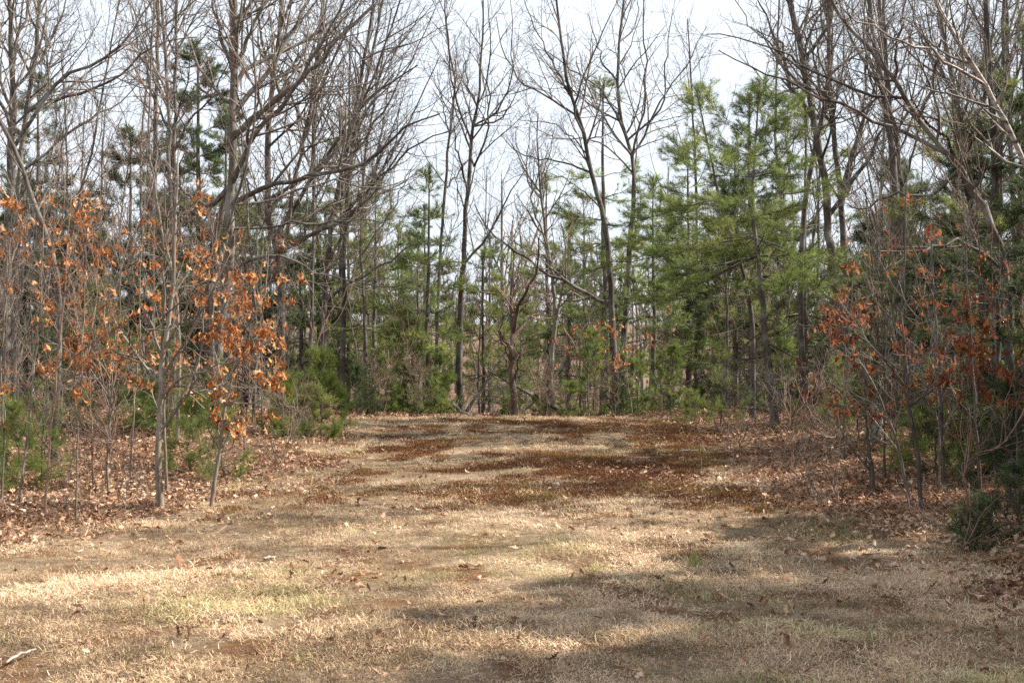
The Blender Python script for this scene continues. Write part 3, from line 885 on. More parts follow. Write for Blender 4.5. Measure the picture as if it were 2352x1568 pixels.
bare_tree('birch_tree', 'leaning birch with pale banded bark crossing the upper right corner',
          [(2500, 1150), (2470, 800), (2420, 560), (2352, 367), (2299, 262), (2262, 195), (2205, 101), (2168, 37), (2120, -60)],
          [[(2262, 197), (2205, 157), (2130, 116), (2018, 71), (1943, 26), (1900, -20), .035], [(2290, 245), (2330, 130), (2340, 0)], [(2019, 71), (1990, 40), (1960, 100), (1900, 190), .012]],
          13.5, .055, .028, g(120), auto=3, t0=.6, limb_len=1.8, mat=BIRCH, cat='birch tree', nb=10)
bare_tree('maple_tree', 'thick rough trunk near the right edge with long boughs arching left',
          [(2330, 1150), (2326, 1000), (2318, 800), (2310, 640), (2275, 520), (2230, 430), (2175, 352), (2112, 277), (2055, 187), (1999, 112), (1928, 37), (1880, -60)],
          [[(2172, 352), (2018, 277), (1905, 229), (1793, 187), (1718, 150), (1650, 116), .03], [(2090, 244), (1980, 214), (1905, 180), (1830, 142), (1774, 116), (1680, 82), (1624, 79), .024],
           [(1905, 230), (1840, 160), (1793, 127), (1737, 75), (1688, 0), .03], [(2215, 415), (2150, 440), (2060, 450), (1980, 480), (1950, 470), .03], [(2120, 280), (2150, 180), (2160, 60), (2180, -40)],
           [(2240, 440), (2300, 330), (2330, 200)], [(2060, 200), (2060, 100), (2080, 0)], [(2300, 610), (2200, 555), (2090, 580), (2000, 575), .03]],
          14.5, .082, .022, g(121), auto=4, t0=.5, limb_len=2.0, nb=7, nt=5, mat=BARK2, lean=(-.3, 0, .1))
bare_tree('maple_tree', 'tall straight trunk between the rough right trunk and the red saplings',
          [(2262, 1080), (2258, 800), (2254, 658), (2239, 545), (2213, 337), (2187, 187), (2168, 75), (2153, 0), (2140, -160)],
          [[(2215, 345), (2260, 230), (2275, 100), (2290, 0)], [(2190, 200), (2120, 90), (2080, -20)], [(2230, 450), (2180, 330), (2120, 270), (2080, 180)]], 17, .07, .035, g(122), auto=7, t0=.4, limb_len=2.2, mat=BARK2, nb=9)
bare_tree('maple_tree', 'thin far trunk behind the birch at the right edge',
          [(2335, 1060), (2330, 700), (2325, 400), (2314, 150), (2311, 0), (2308, -160)], [[(2318, 220), (2260, 100), (2230, 0)], [(2322, 330), (2352, 220), (2380, 100)]], 21, .075, .035, g(123), auto=7, t0=.4, limb_len=2.2, mat=BARK2)
bare_tree('maple_tree', 'slim trunk glimpsed between the red leaved saplings and tall right trunks',
          [(2095, 1060), (2092, 800), (2080, 560), (2065, 380), (2040, 200), (2030, 0), (2020, -150)], [[(2070, 420), (2110, 320), (2130, 200)], [(2060, 330), (2010, 200), (1990, 60)]], 19.5, .06, .025, g(124), auto=7, t0=.4, limb_len=2.0, mat=BARK2)

# ---- pines
def pine_at(px, d, top_y, **kw):
    x = (px-1176)/FV*d
    z0 = float(gz(x, d)); h = CAM_H-(top_y-784)/FV*d-z0
    return (x, d), h


x, d = ground_px(1782, 984)
P0 = np.array([x, d, float(gz(x, d))-.05])
path = np.array([P0] + [at(px, py, d) for px, py in ((1770, 882), (1759, 789), (1752, 695), (1744, 620), (1737, 545), (1728, 440), (1735, 330), (1742, 215))])
pine('pine_tree', 'large white pine with a bare pale lower trunk at the right of the grass', (x, d), 5.6, g(201), spread=2.15, base=.46, path=path, trunk_r=.072, density=.85, per=6, whorl=.30, prof=.6,
     gaps=.18, stretch=(-.22, -.1), tintoff=.16)
x2 = (1729-1176)/FV*21.3
path = np.array([[x2, 21.3, float(gz(x2, 21.3))-.05]] + [at(px, py, 21.3) for px, py in ((1729, 808), (1722, 695), (1699, 594), (1660, 480), (1625, 330), (1600, 205))])
pine('pine_tree', 'second white pine leaning left behind the large right pine', (x2, 21.3), 5.5, g(202), spread=1.75, base=.42, path=path, trunk_r=.055, density=.8, per=6, whorl=.34, prof=.65, gaps=.2, stretch=(-.3, -.1), tintoff=.08)
for (px, d, ty, sp, bs, seed, lab, tn, mt) in [
    (985, 25.0, 402, 1.1, .36, 203, 'green pine with layered tufts left of the tall forked centre tree', .02, NEEDLE),
    (1385, 30.0, 190, 1.5, .42, 204, 'narrow pine spire rising behind the dark forked maple', -.05, NEEDLE),
    (862, 28.0, 430, 1.4, .42, 205, 'soft pine between the thin dark trunks left of centre', 0, NEEDLE),
    (1108, 30.0, 585, 1.2, .25, 206, 'small pale green pine just right of the forked centre tree', .08, NEEDLE),
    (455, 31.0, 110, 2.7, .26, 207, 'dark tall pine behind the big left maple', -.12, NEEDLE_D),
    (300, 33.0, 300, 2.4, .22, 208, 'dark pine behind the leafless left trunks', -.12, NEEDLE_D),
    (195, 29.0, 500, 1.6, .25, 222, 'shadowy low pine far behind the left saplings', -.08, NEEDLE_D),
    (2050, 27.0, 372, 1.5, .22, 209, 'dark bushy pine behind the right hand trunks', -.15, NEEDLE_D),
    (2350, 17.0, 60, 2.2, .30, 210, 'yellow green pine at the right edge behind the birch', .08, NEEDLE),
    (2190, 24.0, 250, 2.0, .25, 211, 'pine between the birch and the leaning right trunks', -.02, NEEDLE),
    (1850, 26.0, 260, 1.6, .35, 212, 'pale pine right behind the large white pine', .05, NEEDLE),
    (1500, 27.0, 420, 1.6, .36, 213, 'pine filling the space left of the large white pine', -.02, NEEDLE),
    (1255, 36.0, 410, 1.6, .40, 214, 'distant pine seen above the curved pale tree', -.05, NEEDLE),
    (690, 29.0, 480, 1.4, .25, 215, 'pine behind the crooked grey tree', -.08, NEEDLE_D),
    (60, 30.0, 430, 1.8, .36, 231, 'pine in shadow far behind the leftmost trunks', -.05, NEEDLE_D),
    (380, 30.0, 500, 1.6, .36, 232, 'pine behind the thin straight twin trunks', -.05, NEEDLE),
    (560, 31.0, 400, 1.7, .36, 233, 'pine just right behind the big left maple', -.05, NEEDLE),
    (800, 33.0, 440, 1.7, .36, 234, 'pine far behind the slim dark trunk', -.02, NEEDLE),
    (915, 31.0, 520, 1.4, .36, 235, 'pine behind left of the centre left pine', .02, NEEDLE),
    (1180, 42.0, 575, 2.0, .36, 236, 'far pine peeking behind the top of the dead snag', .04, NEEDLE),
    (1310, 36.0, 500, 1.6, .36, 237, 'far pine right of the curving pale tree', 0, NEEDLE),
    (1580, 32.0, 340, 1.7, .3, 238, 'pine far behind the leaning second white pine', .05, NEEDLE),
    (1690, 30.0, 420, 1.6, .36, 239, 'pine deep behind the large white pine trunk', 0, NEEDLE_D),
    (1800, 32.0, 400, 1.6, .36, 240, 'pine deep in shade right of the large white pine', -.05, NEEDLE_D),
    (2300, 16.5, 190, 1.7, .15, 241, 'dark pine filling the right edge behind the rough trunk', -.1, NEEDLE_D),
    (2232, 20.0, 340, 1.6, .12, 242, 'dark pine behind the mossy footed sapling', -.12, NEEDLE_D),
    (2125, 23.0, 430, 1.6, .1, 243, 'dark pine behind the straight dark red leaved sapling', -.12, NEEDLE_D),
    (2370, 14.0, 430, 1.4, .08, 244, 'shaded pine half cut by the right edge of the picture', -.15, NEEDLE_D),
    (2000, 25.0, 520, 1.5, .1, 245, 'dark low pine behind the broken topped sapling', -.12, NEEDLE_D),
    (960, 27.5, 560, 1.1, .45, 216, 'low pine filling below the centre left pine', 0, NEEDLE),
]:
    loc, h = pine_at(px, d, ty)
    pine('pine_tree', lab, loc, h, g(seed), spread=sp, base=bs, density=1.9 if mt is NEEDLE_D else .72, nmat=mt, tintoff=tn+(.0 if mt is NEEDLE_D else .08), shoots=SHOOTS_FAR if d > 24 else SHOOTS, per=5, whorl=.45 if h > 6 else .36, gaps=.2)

# young pines and firs near the ground
YOUNG = []
for (px, py, hpx, wf, seed, lab, tn, dens, mt, sh) in [
    (735, 1000, 185, .60, 301, 'bright green young pine bush at the left end of the grass', .30, 2.3, NEEDLE_B, SHOOTS_NEAR),
    (665, 1003, 130, .62, 302, 'low pine bush left of the bright green one', .25, 1.7, NEEDLE_B, SHOOTS_NEAR),
    (440, 1085, 170, .55, 303, 'soft young pine behind the pale grey sapling', .1, 1.3, NEEDLE_B, SHOOTS_NEAR),
    (520, 1105, 150, .60, 304, 'young pine at the foot of the orange leaved sapling', .1, 1.2, NEEDLE_B, SHOOTS_NEAR),
    (28, 1120, 190, .60, 305, 'young pine at the left edge behind thin saplings', .1, 1.2, NEEDLE_B, SHOOTS_NEAR),
    (110, 1080, 150, .55, 306, 'pale young pine among the leftmost saplings', .08, 1.1, NEEDLE_B, SHOOTS_NEAR),
    (2150, 1080, 230, .50, 307, 'sunlit young pine behind the red leaved saplings', .16, 1.3, NEEDLE_B, SHOOTS_NEAR),
    (2240, 1090, 190, .55, 308, 'green young pine right of the red leaved saplings', .10, 1.2, NEEDLE_B, SHOOTS_NEAR),
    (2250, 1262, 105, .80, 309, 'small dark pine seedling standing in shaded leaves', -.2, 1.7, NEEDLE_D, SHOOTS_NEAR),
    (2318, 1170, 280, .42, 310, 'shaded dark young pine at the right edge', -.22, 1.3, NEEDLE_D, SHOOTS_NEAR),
    (1925, 985, 150, .40, 311, 'thin yellowish pine seedling behind the right saplings', .22, .8, NEEDLE_B, SHOOTS_NEAR),
    (1815, 990, 60, .7, 312, 'tiny pine seedling right of the large pine trunk', .05, 1.0, NEEDLE_B, SHOOTS_NEAR),
    (1590, 975, 72, .75, 313, 'pale bushy seedling on the far rim of the grass', .18, 1.2, NEEDLE_B, SHOOTS_NEAR),
    (2345, 1225, 150, .60, 316, 'low spreading dark pine at the right edge of the leaves', -.2, 1.3, NEEDLE_D, SHOOTS_NEAR),
    (1655, 978, 180, .45, 315, 'yellow green young pine left of the large pine trunk', .30, .7, NEEDLE_B, SHOOTS_NEAR),
    (1975, 1010, 110, .5, 314, 'young fir in the leaf litter before the tall right trunks', 0, 1.0, NEEDLE, SHOOTS_NEAR),
]:
    x, d = ground_px(px, py)
    h = hpx*d/FV
    pine('pine_sapling', lab, (x, d), h, g(seed), spread=h*wf, base=.06, density=dens*.55, nmat=mt, tintoff=tn, shoots=sh, per=5, whorl=max(.12, h/8), gaps=.12, dead=False, rise=1.2, trunk_r=.008+.006*h, prof=.85,
         cat='young pine', sc=.85 if h > .8 else .6)
for (px, d, hpx, wf, seed, lab, tn) in [
    (1308, 23.6, 75, .42, 321, 'small dark fir left of the forked maple foot', .0),
    (1362, 24.0, 190, .30, 322, 'slender young fir beside the dark forked maple', 0),
    (1462, 23.6, 120, .48, 323, 'young fir just right of the forked maple foot', 0),
    (1545, 24.2, 150, .48, 324, 'young fir between the forked maple and the large pine', .02),
    (1420, 23.4, 70, .55, 325, 'low fir seedling before the forked maple', -.1),
    (880, 24.0, 125, .45, 326, 'young pine under the thin dark trunks left of centre', .05),
    (945, 24.3, 95, .45, 327, 'young pine at the foot of the centre left pine', 0),
    (1010, 25.0, 130, .40, 328, 'young pine between the centre left pine and the forked tree', .08),
    (1235, 24.0, 45, .6, 329, 'low green seedling right of the dead snag', 0),
    (1650, 24.5, 60, .6, 330, 'low green seedling behind the pale bushy one', .05),
    (1170, 23.6, 40, .7, 331, 'low seedling at the foot of the dead snag', .05),
    (820, 23.0, 110, .45, 332, 'dark young pine right behind the bright pine bush', -.15),
]:
    loc = ((px-1176)/FV*d, d); h = hpx*d/FV + max(0, .2-float(gz(*loc)))
    pine('fir_sapling', lab, loc, h, g(seed), spread=h*wf, base=.05, density=.85, nmat=NEEDLE_D if tn < -.05 else NEEDLE_B, tintoff=tn+.05, shoots=SHOOTS, per=6, whorl=max(.11, h/10), gaps=.08, dead=False, rise=.8,
         trunk_r=.010+.007*h, prof=.7, cat='young fir', sc=.6)


# ---- leafy oak saplings
def sapling(label, pts, d, r0, rng, limbs=(), auto=9, leaves=120, mass=0, mat=SBARK, colour='orange', limb_len=.9, size=(.048, .088), leaf_t=(.25, .95), group=None, name='oak_sapling', cluster=.5, base=None, tw=TWIG,
            nb=6, nt=4):
    """thin bare stem with side limbs; dry leaves hang on it one by one"""
    xb, yb = base
    b3 = np.array([xb, yb, float(gz(xb, yb))-.03])
    tp = np.array([b3]+[at(px, py, yb+rng.normal(0, .03)) for px, py in pts])
    T = resample(tp, 20, .008, rng); rr = r0*np.linspace(1, .12, 20)**.8; rr[0] *= 1.35; rr = np.maximum(rr, .003)
    root = empty(name, b3, label, 'sapling', group)
    t = Tubes(); t.add(T, rr, 7, .12, rng); mesh_obj('trunk', t.mesh('trunk', b3), root, mat)
    LP = []; LR = []
    for lm in limbs:
        dz = rng.uniform(-.5, .5)
        pp = np.array([at(px, py, yb+dz*i/max(1, len(lm)-1)) for i, (px, py) in enumerate(lm)])
        k = np.argmin(np.linalg.norm(T-pp[0], axis=1)); pp[0] = T[k]
        LP.append(resample(pp, 10, .012, rng)); LR.append(np.maximum(rr[k]*.65*np.linspace(1, .2, 10), .003))
    if auto:
        A, AR, _ = sprout(T[None], rr[None], auto, .2, .96, 50, limb_len, 10, rng, up=.09, wob=.09, rfrac=.5, rmin=.0035, taper=.25, tpow=.6)
        LP += list(A); LR += list(AR)
    for P, Rd in zip(LP, LR):
        t = Tubes(); t.add(P, Rd, 5); mesh_obj('limb', t.mesh('limb', b3), root, mat)
    LP = np.array(LP); LR = np.array(LR); ln = np.linalg.norm(np.diff(LP, axis=1), axis=2).sum(1)
    B, BR, BL = sprout(LP, LR, nb, .15, 1, 48, np.clip(ln*.42, .15, .7), 6, rng, up=.05, wob=.13, rfrac=.6, rmin=.0024, taper=.5)
    C, CR, CL = sprout(B, BR, nt, .2, 1, 48, np.clip(BL*.5, .06, .25), 4, rng, up=.03, wob=.16, rfrac=.75, rmin=.0018, taper=.7)
    t = Tubes(); t.add(B, BR, 4); t.add(C, CR, 3)
    o = mesh_obj('crown', t.mesh('crown', b3), root, tw); o['kind'] = 'stuff'
    ends = C[:, -1]
    hz = (ends[:, 2]-b3[2])/max(1e-6, (T[:, 2].max()-b3[2]))
    ok = (hz > leaf_t[0]*.55) & (hz < leaf_t[1])
    cl = fbm(ends[:, 0]*2.2+ends[:, 1]*1.3+rng.random()*50, ends[:, 2]*2.2, 3, 2)
    w = ok*np.clip((cl-.5)/.13+cluster-.1, .0, 1)**1.3+1e-9*ok
    leaves = min(300, int(leaves*.95)); tot = leaves+mass
    if tot and w.sum() > 0:
        nc = max(1, int(tot/2.2))
        cen = rng.choice(len(ends), nc, replace=True, p=w/w.sum())
        idx = cen[rng.integers(0, nc, tot)]
        pos = ends[idx]+rng.normal(0, .028, (tot, 3))*[1, 1, .8]
        D = rng.normal(size=(tot, 3))*.42; D[:, 2] -= 1.0
        E = euler_dir(D, rng.random(tot)*6.28); S = rng.uniform(size[0], size[1], tot)
        mes = LEAF_ME[colour]
        for i in range(leaves):
            lo = bpy.data.objects.new('leaf', mes[int(rng.integers(0, len(mes)))])
            COL.objects.link(lo); lo.parent = root
            lo.location = pos[i]-b3; lo.rotation_euler = E[i]; lo.scale = (S[i],)*3
        if mass:
            scatter('leaves', LEAVES, pos[leaves:]-b3, E[leaves:], S[leaves:], rng.random(mass), [OAKLEAF_I if colour == 'orange' else REDLEAF_I], root, rng)
    return root


def sp(label, bx, by, pts, r0, seed, **kw):
    return sapling(label, pts, None, r0, g(seed), base=ground_px(bx, by), **kw)


sp('pale grey forked sapling standing in front of the left trees', 370, 1170, [(364, 1055), (369, 920), (371, 845), (386, 751), (397, 658), (401, 545), (405, 470), (410, 340)], .036, 401,
   limbs=[[(373, 838), (377, 658), (379, 470), (376, 380)], [(371, 835), (349, 751), (319, 677), (300, 600)], [(368, 905), (430, 865), (520, 835), (560, 815)], [(372, 850), (420, 790), (470, 700), (520, 610)], [(370, 870), (300, 820), (240, 800)],
          [(395, 680), (440, 600), (480, 560)]], auto=7, leaves=170, leaf_t=(.5, .93), cluster=.45, limb_len=1.1)
sp('leaning sapling thick with hanging orange leaves beside the grass', 485, 1162, [(503, 1033), (525, 901), (536, 845), (575, 810), (619, 782)], .024, 402,
   limbs=[[(512, 980), (560, 960), (600, 985)], [(520, 930), (580, 900), (620, 910)], [(530, 870), (570, 760), (600, 690)], [(536, 850), (545, 740), (560, 640)], [(560, 820), (620, 850), (640, 880)], [(505, 1020), (530, 990), (560, 1000)]],
   auto=7, leaves=300, mass=120, leaf_t=(.1, 1.4), cluster=1.0, limb_len=.7, size=(.055, .10))
sp('thin reddish sapling rising straight near the left edge', 102, 1192, [(112, 1055), (135, 808), (150, 640), (161, 470), (166, 350)], .013, 403, mat=TWIGR, tw=TWIGR, auto=11, leaves=150, leaf_t=(.3, .9), limb_len=.9)
sp('thin brown sapling leaning right at the far left', 40, 1165, [(56, 1055), (82, 826), (95, 650), (101, 470), (98, 380)], .013, 404, auto=11, leaves=190, leaf_t=(.3, .95), limb_len=.9, cluster=.7)
sp('slender sapling between the reddish one and the forked grey one', 174, 1196, [(176, 1080), (180, 960), (190, 820), (196, 640), (200, 520)], .010, 405, auto=10, leaves=90, leaf_t=(.35, .95), limb_len=.7, tw=TWIGR)
sp('slender sapling with a crooked top left of the forked grey one', 250, 1140, [(246, 1000), (262, 870), (276, 700), (274, 560), (270, 450)], .013, 406, auto=11, leaves=160, leaf_t=(.3, .9), limb_len=.9)
sp('twin stem sapling close behind the forked grey sapling', 384, 1130, [(378, 1000), (384, 880), (440, 760), (500, 640), (540, 560)], .018, 407, auto=10, leaves=210, mass=60, leaf_t=(.35, 1.2), limb_len=1.0, cluster=.7)
sp('leafy sapling at the very left edge of the picture', 4, 1150, [(8, 1000), (2, 850), (14, 700), (22, 560), (30, 420)], .012, 408, auto=11, leaves=190, leaf_t=(.25, .95), limb_len=.9, cluster=.8)
sp('sapling with sparse leaves behind the leaning orange one', 300, 1095, [(306, 960), (318, 800), (322, 650), (330, 500), (335, 400)], .013, 409, auto=11, leaves=110, leaf_t=(.3, .9), limb_len=1.0)
sp('leafy sapling against the foot of the big left maple', 560, 1075, [(566, 960), (590, 840), (600, 740), (612, 640), (618, 560)], .014, 410, auto=11, leaves=260, mass=80, leaf_t=(.3, .95), limb_len=1.0, cluster=.9)
sp('bare sapling with reddish twigs at the left among leaves', 214, 1120, [(210, 960), (205, 800), (226, 640), (232, 500), (228, 380)], .012, 411, mat=TWIGR, tw=TWIGR, auto=12, leaves=70, leaf_t=(.3, .9), limb_len=1.0)
# right side
sp('short dark sapling with a broken top left of the red leaves', 2006, 1145, [(2000, 1047), (1992, 980), (1984, 920)], .034, 421, mat=BARK2, limbs=[[(1990, 960), (1950, 930), (1900, 860), (1880, 830)], [(1986, 930), (1960, 900), (1940, 870)]], auto=4, leaves=60, colour='red', leaf_t=(.3, 1.6), limb_len=.7)
sp('dark sapling forking near the ground on the right with red leaves', 2116, 1180, [(2108, 1047), (2085, 920), (2072, 733), (2078, 600), (2080, 480), (2086, 380)], .022, 422, mat=BARK2,
   limbs=[[(2083, 900), (2030, 820), (1960, 760), (1890, 740)], [(2074, 780), (2010, 690), (1960, 590), (1930, 560)], [(2090, 950), (2150, 880), (2180, 780)], [(2074, 700), (2130, 600), (2150, 520)]], auto=8, leaves=190, colour='red', leaf_t=(.35, .95), limb_len=1.0, cluster=.6)
sp('straight dark sapling with drooping red leaves on the right', 2168, 1118, [(2166, 1047), (2160, 900), (2152, 760), (2140, 600), (2136, 460)], .024, 423, mat=BARK2, limbs=[[(2158, 860), (2200, 800), (2210, 740)], [(2164, 960), (2100, 900), (2070, 880)]], auto=9, leaves=160, colour='red', leaf_t=(.3, .9), limb_len=.9, cluster=.6)
sp('slim dark sapling with a mossy foot near the right edge', 2251, 1132, [(2246, 1040), (2238, 920), (2230, 780), (2222, 640), (2215, 500)], .02, 424, mat=BARK2, auto=9, leaves=190, colour='red', leaf_t=(.2, .95), limb_len=.9, cluster=.6)
sp('red leaved sapling at the extreme right edge', 2340, 1180, [(2336, 1000), (2330, 880), (2318, 760), (2300, 640)], .014, 425, mat=BARK2, auto=11, leaves=260, colour='red', leaf_t=(.25, .95), limb_len=.9, cluster=.9, size=(.07, .11))
sp('leaning thin sapling crossing the red leaves', 2090, 1160, [(2076, 1080), (2056, 1010), (2040, 960), (2010, 890), (1960, 800), (1940, 700)], .018, 426, mat=SBARK, auto=9, leaves=120, colour='red', leaf_t=(.3, 1.1), limb_len=.8)
sp('thin sapling with fine grey twigs right of the mossy footed one', 2290, 1120, [(2284, 1000), (2290, 850), (2280, 700), (2276, 560)], .018, 427, mat=BARK2, auto=10, leaves=90, colour='red', leaf_t=(.3, .9), limb_len=.9)
sp('orange leaved sapling before the tall right trunks', 1940, 1060, [(1938, 980), (1944, 860), (1952, 740), (1960, 620)], .016, 428, auto=9, leaves=140, mass=40, colour='red', leaf_t=(.2, .95), limb_len=.8, cluster=.7)
sp('low leafy sapling in the litter right of the large pine', 1860, 1012, [(1866, 960), (1880, 900), (1890, 840)], .012, 429, auto=8, leaves=90, colour='red', leaf_t=(.1, 1.1), limb_len=.6)


def sp_d(label, px, d, pts, r0, seed, **kw):
    return sapling(label, pts, None, r0, g(seed), base=((px-1176)/FV*d, d), **kw)


sp_d('orange leaved sapling beside the forked maple at centre right', 1352, 24.3, [(1350, 880), (1355, 800), (1352, 720), (1360, 650)], .018, 431, auto=10, mass=130, leaves=0, leaf_t=(.3, 1), limb_len=1.0, cluster=.8, name='beech_sapling')
sp_d('small orange sapling in front of the young firs', 1452, 23.2, [(1448, 920), (1440, 860), (1445, 790)], .014, 432, auto=9, mass=90, leaves=0, leaf_t=(.2, 1), limb_len=.8, cluster=.8, name='beech_sapling')
sp_d('leafy orange sapling seen under the large pine boughs', 1520, 25.5, [(1518, 880), (1525, 800), (1520, 700)], .016, 433, auto=10, mass=110, leaves=0, leaf_t=(.3, 1), limb_len=1.0, cluster=.7, name='beech_sapling')

# ---- repeated background trees: built once, then copied one by one
def proto_bare(name, h, r0, seed, auto, limb, label, group, cat='tree', mat=BARK, tw=TWIG, nb=7, nt=5, ntt=2, lean=.5, t0=.3, br=1.1):
    rng = g(seed)
    x, y = 0.0, 60.0
    tr = np.array([[0, 0, -.1], [rng.normal(0, .1), 0, h*.3], [rng.normal(0, lean), rng.normal(0, .2), h*.65], [rng.normal(0, lean*1.5), rng.normal(0, .3), h]])
    return bare_tree(name, label, tr, [], None, r0, r0*.25, rng, cat=cat, group=group, auto=auto, nb=nb, nt=nt, ntt=ntt, mat=mat, tw=tw, t0=t0, limb_len=limb, br_len=br)


def spread_copies(protos, spots, labels, group, rng, smin=.8, smax=1.2, looks=None):
    for i, (x, y) in enumerate(spots):
        p = protos[i % len(protos)]
        s = rng.uniform(smin, smax); rz = rng.random()*6.283
        loc = (x, y, float(gz(x, y))-.05)
        lab = singled(labels, s, x, y, looks[i % len(protos)] if looks else '')
        if i < len(protos):
            p.location = loc; p.rotation_euler = (0, 0, rz); p.scale = (s,)*3; p['label'] = lab; p['group'] = group
        else:
            copy_tree(p, loc, rz, s, lab, group)


def scatter_spots(n, d0, d1, rng, side=None, sep=.8, margin=1.1, clear=False):
    out = []; tries = 0
    while len(out) < n and tries < 20000:
        tries += 1
        y = math.sqrt(rng.uniform(d0*d0, d1*d1)); x = rng.uniform(-1, 1)*y*1176/FV*margin
        if side == 'l' and x > -1.2*y/24-2.2: continue
        if side == 'r' and x < 2.4+1.4*y/24: continue
        if y < 23.8 and float(forest(x, y)) < .9: continue
        if y < 23.8 and edge_l(y)-.6 < x < edge_r(y)+.6: continue
        if clear and 14 < y < 23.6 and (1560 < 1176+x/y*FV < 1990 or 600 < 1176+x/y*FV < 900): continue
        if any((x-a)**2+(y-b)**2 < sep*sep for a, b in out): continue
        out.append((x, y))
    return out


LANDMARKS = [(40, 'at the left edge of the picture'), (160, 'behind the thin reddish sapling'), (300, 'left of the forked grey sapling'), (430, 'behind the forked grey sapling'), (540, 'behind the big left maple'),
             (650, 'behind the crooked grey tree'), (760, 'behind the bright pine bush'), (860, 'behind the thin dark trunks'), (980, 'behind the centre left pine'), (1080, 'behind the tall forked centre tree'),
             (1180, 'behind the dead snag'), (1270, 'behind the pale curving tree'), (1410, 'behind the dark forked maple'), (1560, 'left of the large white pine'), (1740, 'behind the large white pine'),
             (1850, 'right of the large white pine'), (1945, 'behind the bark plated trunk'), (2080, 'behind the red leaved saplings'), (2200, 'behind the straight dark sapling'), (2330, 'at the right edge of the picture')]


def side_word(x, y):
    px = 1176+x/y*FV
    return min(LANDMARKS, key=lambda q: abs(q[0]-px))[1]


USED = {}


def singled(kind, s, x, y, look=''):
    """label from size, depth and nearest landmark"""
    size = 'short' if s < .8 else 'medium' if s < 1.0 else 'tall'
    far = 'close' if y < 21 else 'standing just' if y < 28 else 'standing deeper' if y < 36 else 'standing far'
    return (size + ' ' + look).strip() + ' ' + kind + ' ' + far + ' ' + side_word(x, y)


rng = g(501)
tall = [proto_bare('bare_tree', 11.5, .085, 510+i, 10, 2.9, '', '', mat=[BARK2, BARK, BARK2][i % 3], nb=8, nt=5) for i in range(5)]
spots = scatter_spots(14, 25, 46, rng, 'l', 1.3) + scatter_spots(14, 26, 44, rng, 'r', 1.3) + [(6.1, 16.2), (7.0, 18.6), (5.9, 19.9), (6.7, 22.4), (5.2, 22.9)] + [(8.8, 11.6), (7.2, 13.6)]
spread_copies(tall, spots, 'leafless grey tree', 'tall leafless trees behind the clearing', rng, .8, 1.15)
mid = [proto_bare('bare_tree', 7.5, .05, 520+i, 10, 1.9, '', '', mat=[BARK, SBARK, BARK2][i % 3], tw=[TWIG, TWIGR][i % 2], nb=7, br=.8) for i in range(4)]
for m_ in mid: m_.name = 'slim_tree'
spots = scatter_spots(24, 24.5, 46, rng, None, .9) + scatter_spots(9, 14.5, 24, rng, 'l', .9, clear=True) + scatter_spots(5, 14.5, 24, rng, 'r', .9, clear=True)
spread_copies(mid, spots, 'slim leafless tree', 'slim leafless trees of the woodland', rng, .65, 1.05, ['grey', 'pale', 'dark', 'smooth grey'])
brush = [proto_bare('bare_sapling', 3.4, .018, 530+i, 11, 1.1, '', '', cat='sapling', mat=[SBARK, TWIGR, BARK2][i % 3], tw=[TWIG, TWIGR][i % 2], nb=5, nt=3, ntt=1, br=.55, t0=.15, lean=.35) for i in range(5)]
spots = scatter_spots(135, 24.0, 40, rng, None, .42) + scatter_spots(26, 12.8, 23, rng, 'l', .6) + scatter_spots(18, 12.8, 23, rng, 'r', .6, clear=True)
spread_copies(brush, spots, 'thin leafless sapling', 'leafless saplings of the undergrowth', rng, .6, 1.3, ['grey', 'reddish', 'dark', 'pale grey', 'red brown'])
shrubs = [proto_bare('low_shrub', 1.1, .007, 570+i, 9, .55, '', '', cat='shrub', mat=[TWIGR, BARK2, SBARK][i % 3], tw=[TWIGR, TWIG][i % 2], nb=4, nt=3, ntt=0, br=.3, t0=.05, lean=.25) for i in range(3)]
spots = scatter_spots(30, 11.0, 23, rng, 'l', .4) + scatter_spots(24, 10.5, 23, rng, 'r', .4)
spots += [(float(rng.uniform(-2.8, 3.4)), float(rng.uniform(22.4, 23.6))) for _ in range(18)] + [(float(edge_l(q)-rng.uniform(-.1, .5)), float(q)) for q in rng.uniform(11, 22, 12)] + [(float(edge_r(q)+rng.uniform(-.1, .5)), float(q)) for q in rng.uniform(9.5, 22, 12)]
spread_copies(shrubs, spots, 'twiggy low shrub', 'low leafless shrubs at the edge of the wood', rng, .3, .95, ['reddish', 'dark', 'grey'])
bpines = []
for i in range(3):
    bpines.append(pine('background_pine', 'x', (0.0, 60.0), 9.5, g(540+i), spread=2.3, base=.25, density=1.1, nmat=[NEEDLE_D, NEEDLE_D, NEEDLE][i], shoots=SHOOTS_FAR, whorl=.5, gaps=.2))
spots = scatter_spots(19, 29, 58, rng, 'l', 1.9) + scatter_spots(17, 28, 56, rng, 'r', 1.9) + [(-.9, 52), (1.6, 58), (.4, 66), (-3.2, 47), (3.4, 49), (2.3, 44)]
spread_copies(bpines, spots, 'woodland pine', 'distant pines beyond the clearing', rng, .6, 1.0)
lows = []
for i in range(3):
    lows.append(pine('young_pine', 'x', (0.0, 60.0), 1.8, g(550+i), spread=.95, base=.05, density=.7, nmat=[NEEDLE, NEEDLE_B, NEEDLE][i], shoots=SHOOTS, whorl=.26, gaps=.1, dead=False, per=6, rise=.8, cat='young pine'))
spots = [q for q in scatter_spots(16, 24.5, 36, rng, None, 1.0) if not 1030 < 1176+q[0]/q[1]*FV < 1420] + scatter_spots(4, 14, 24, rng, 'l', 1.0, clear=True) + scatter_spots(6, 14, 24, rng, 'r', 1.0, clear=True)
spread_copies(lows, spots, 'bushy young pine', 'young pines of the undergrowth', rng, .5, 1.3)

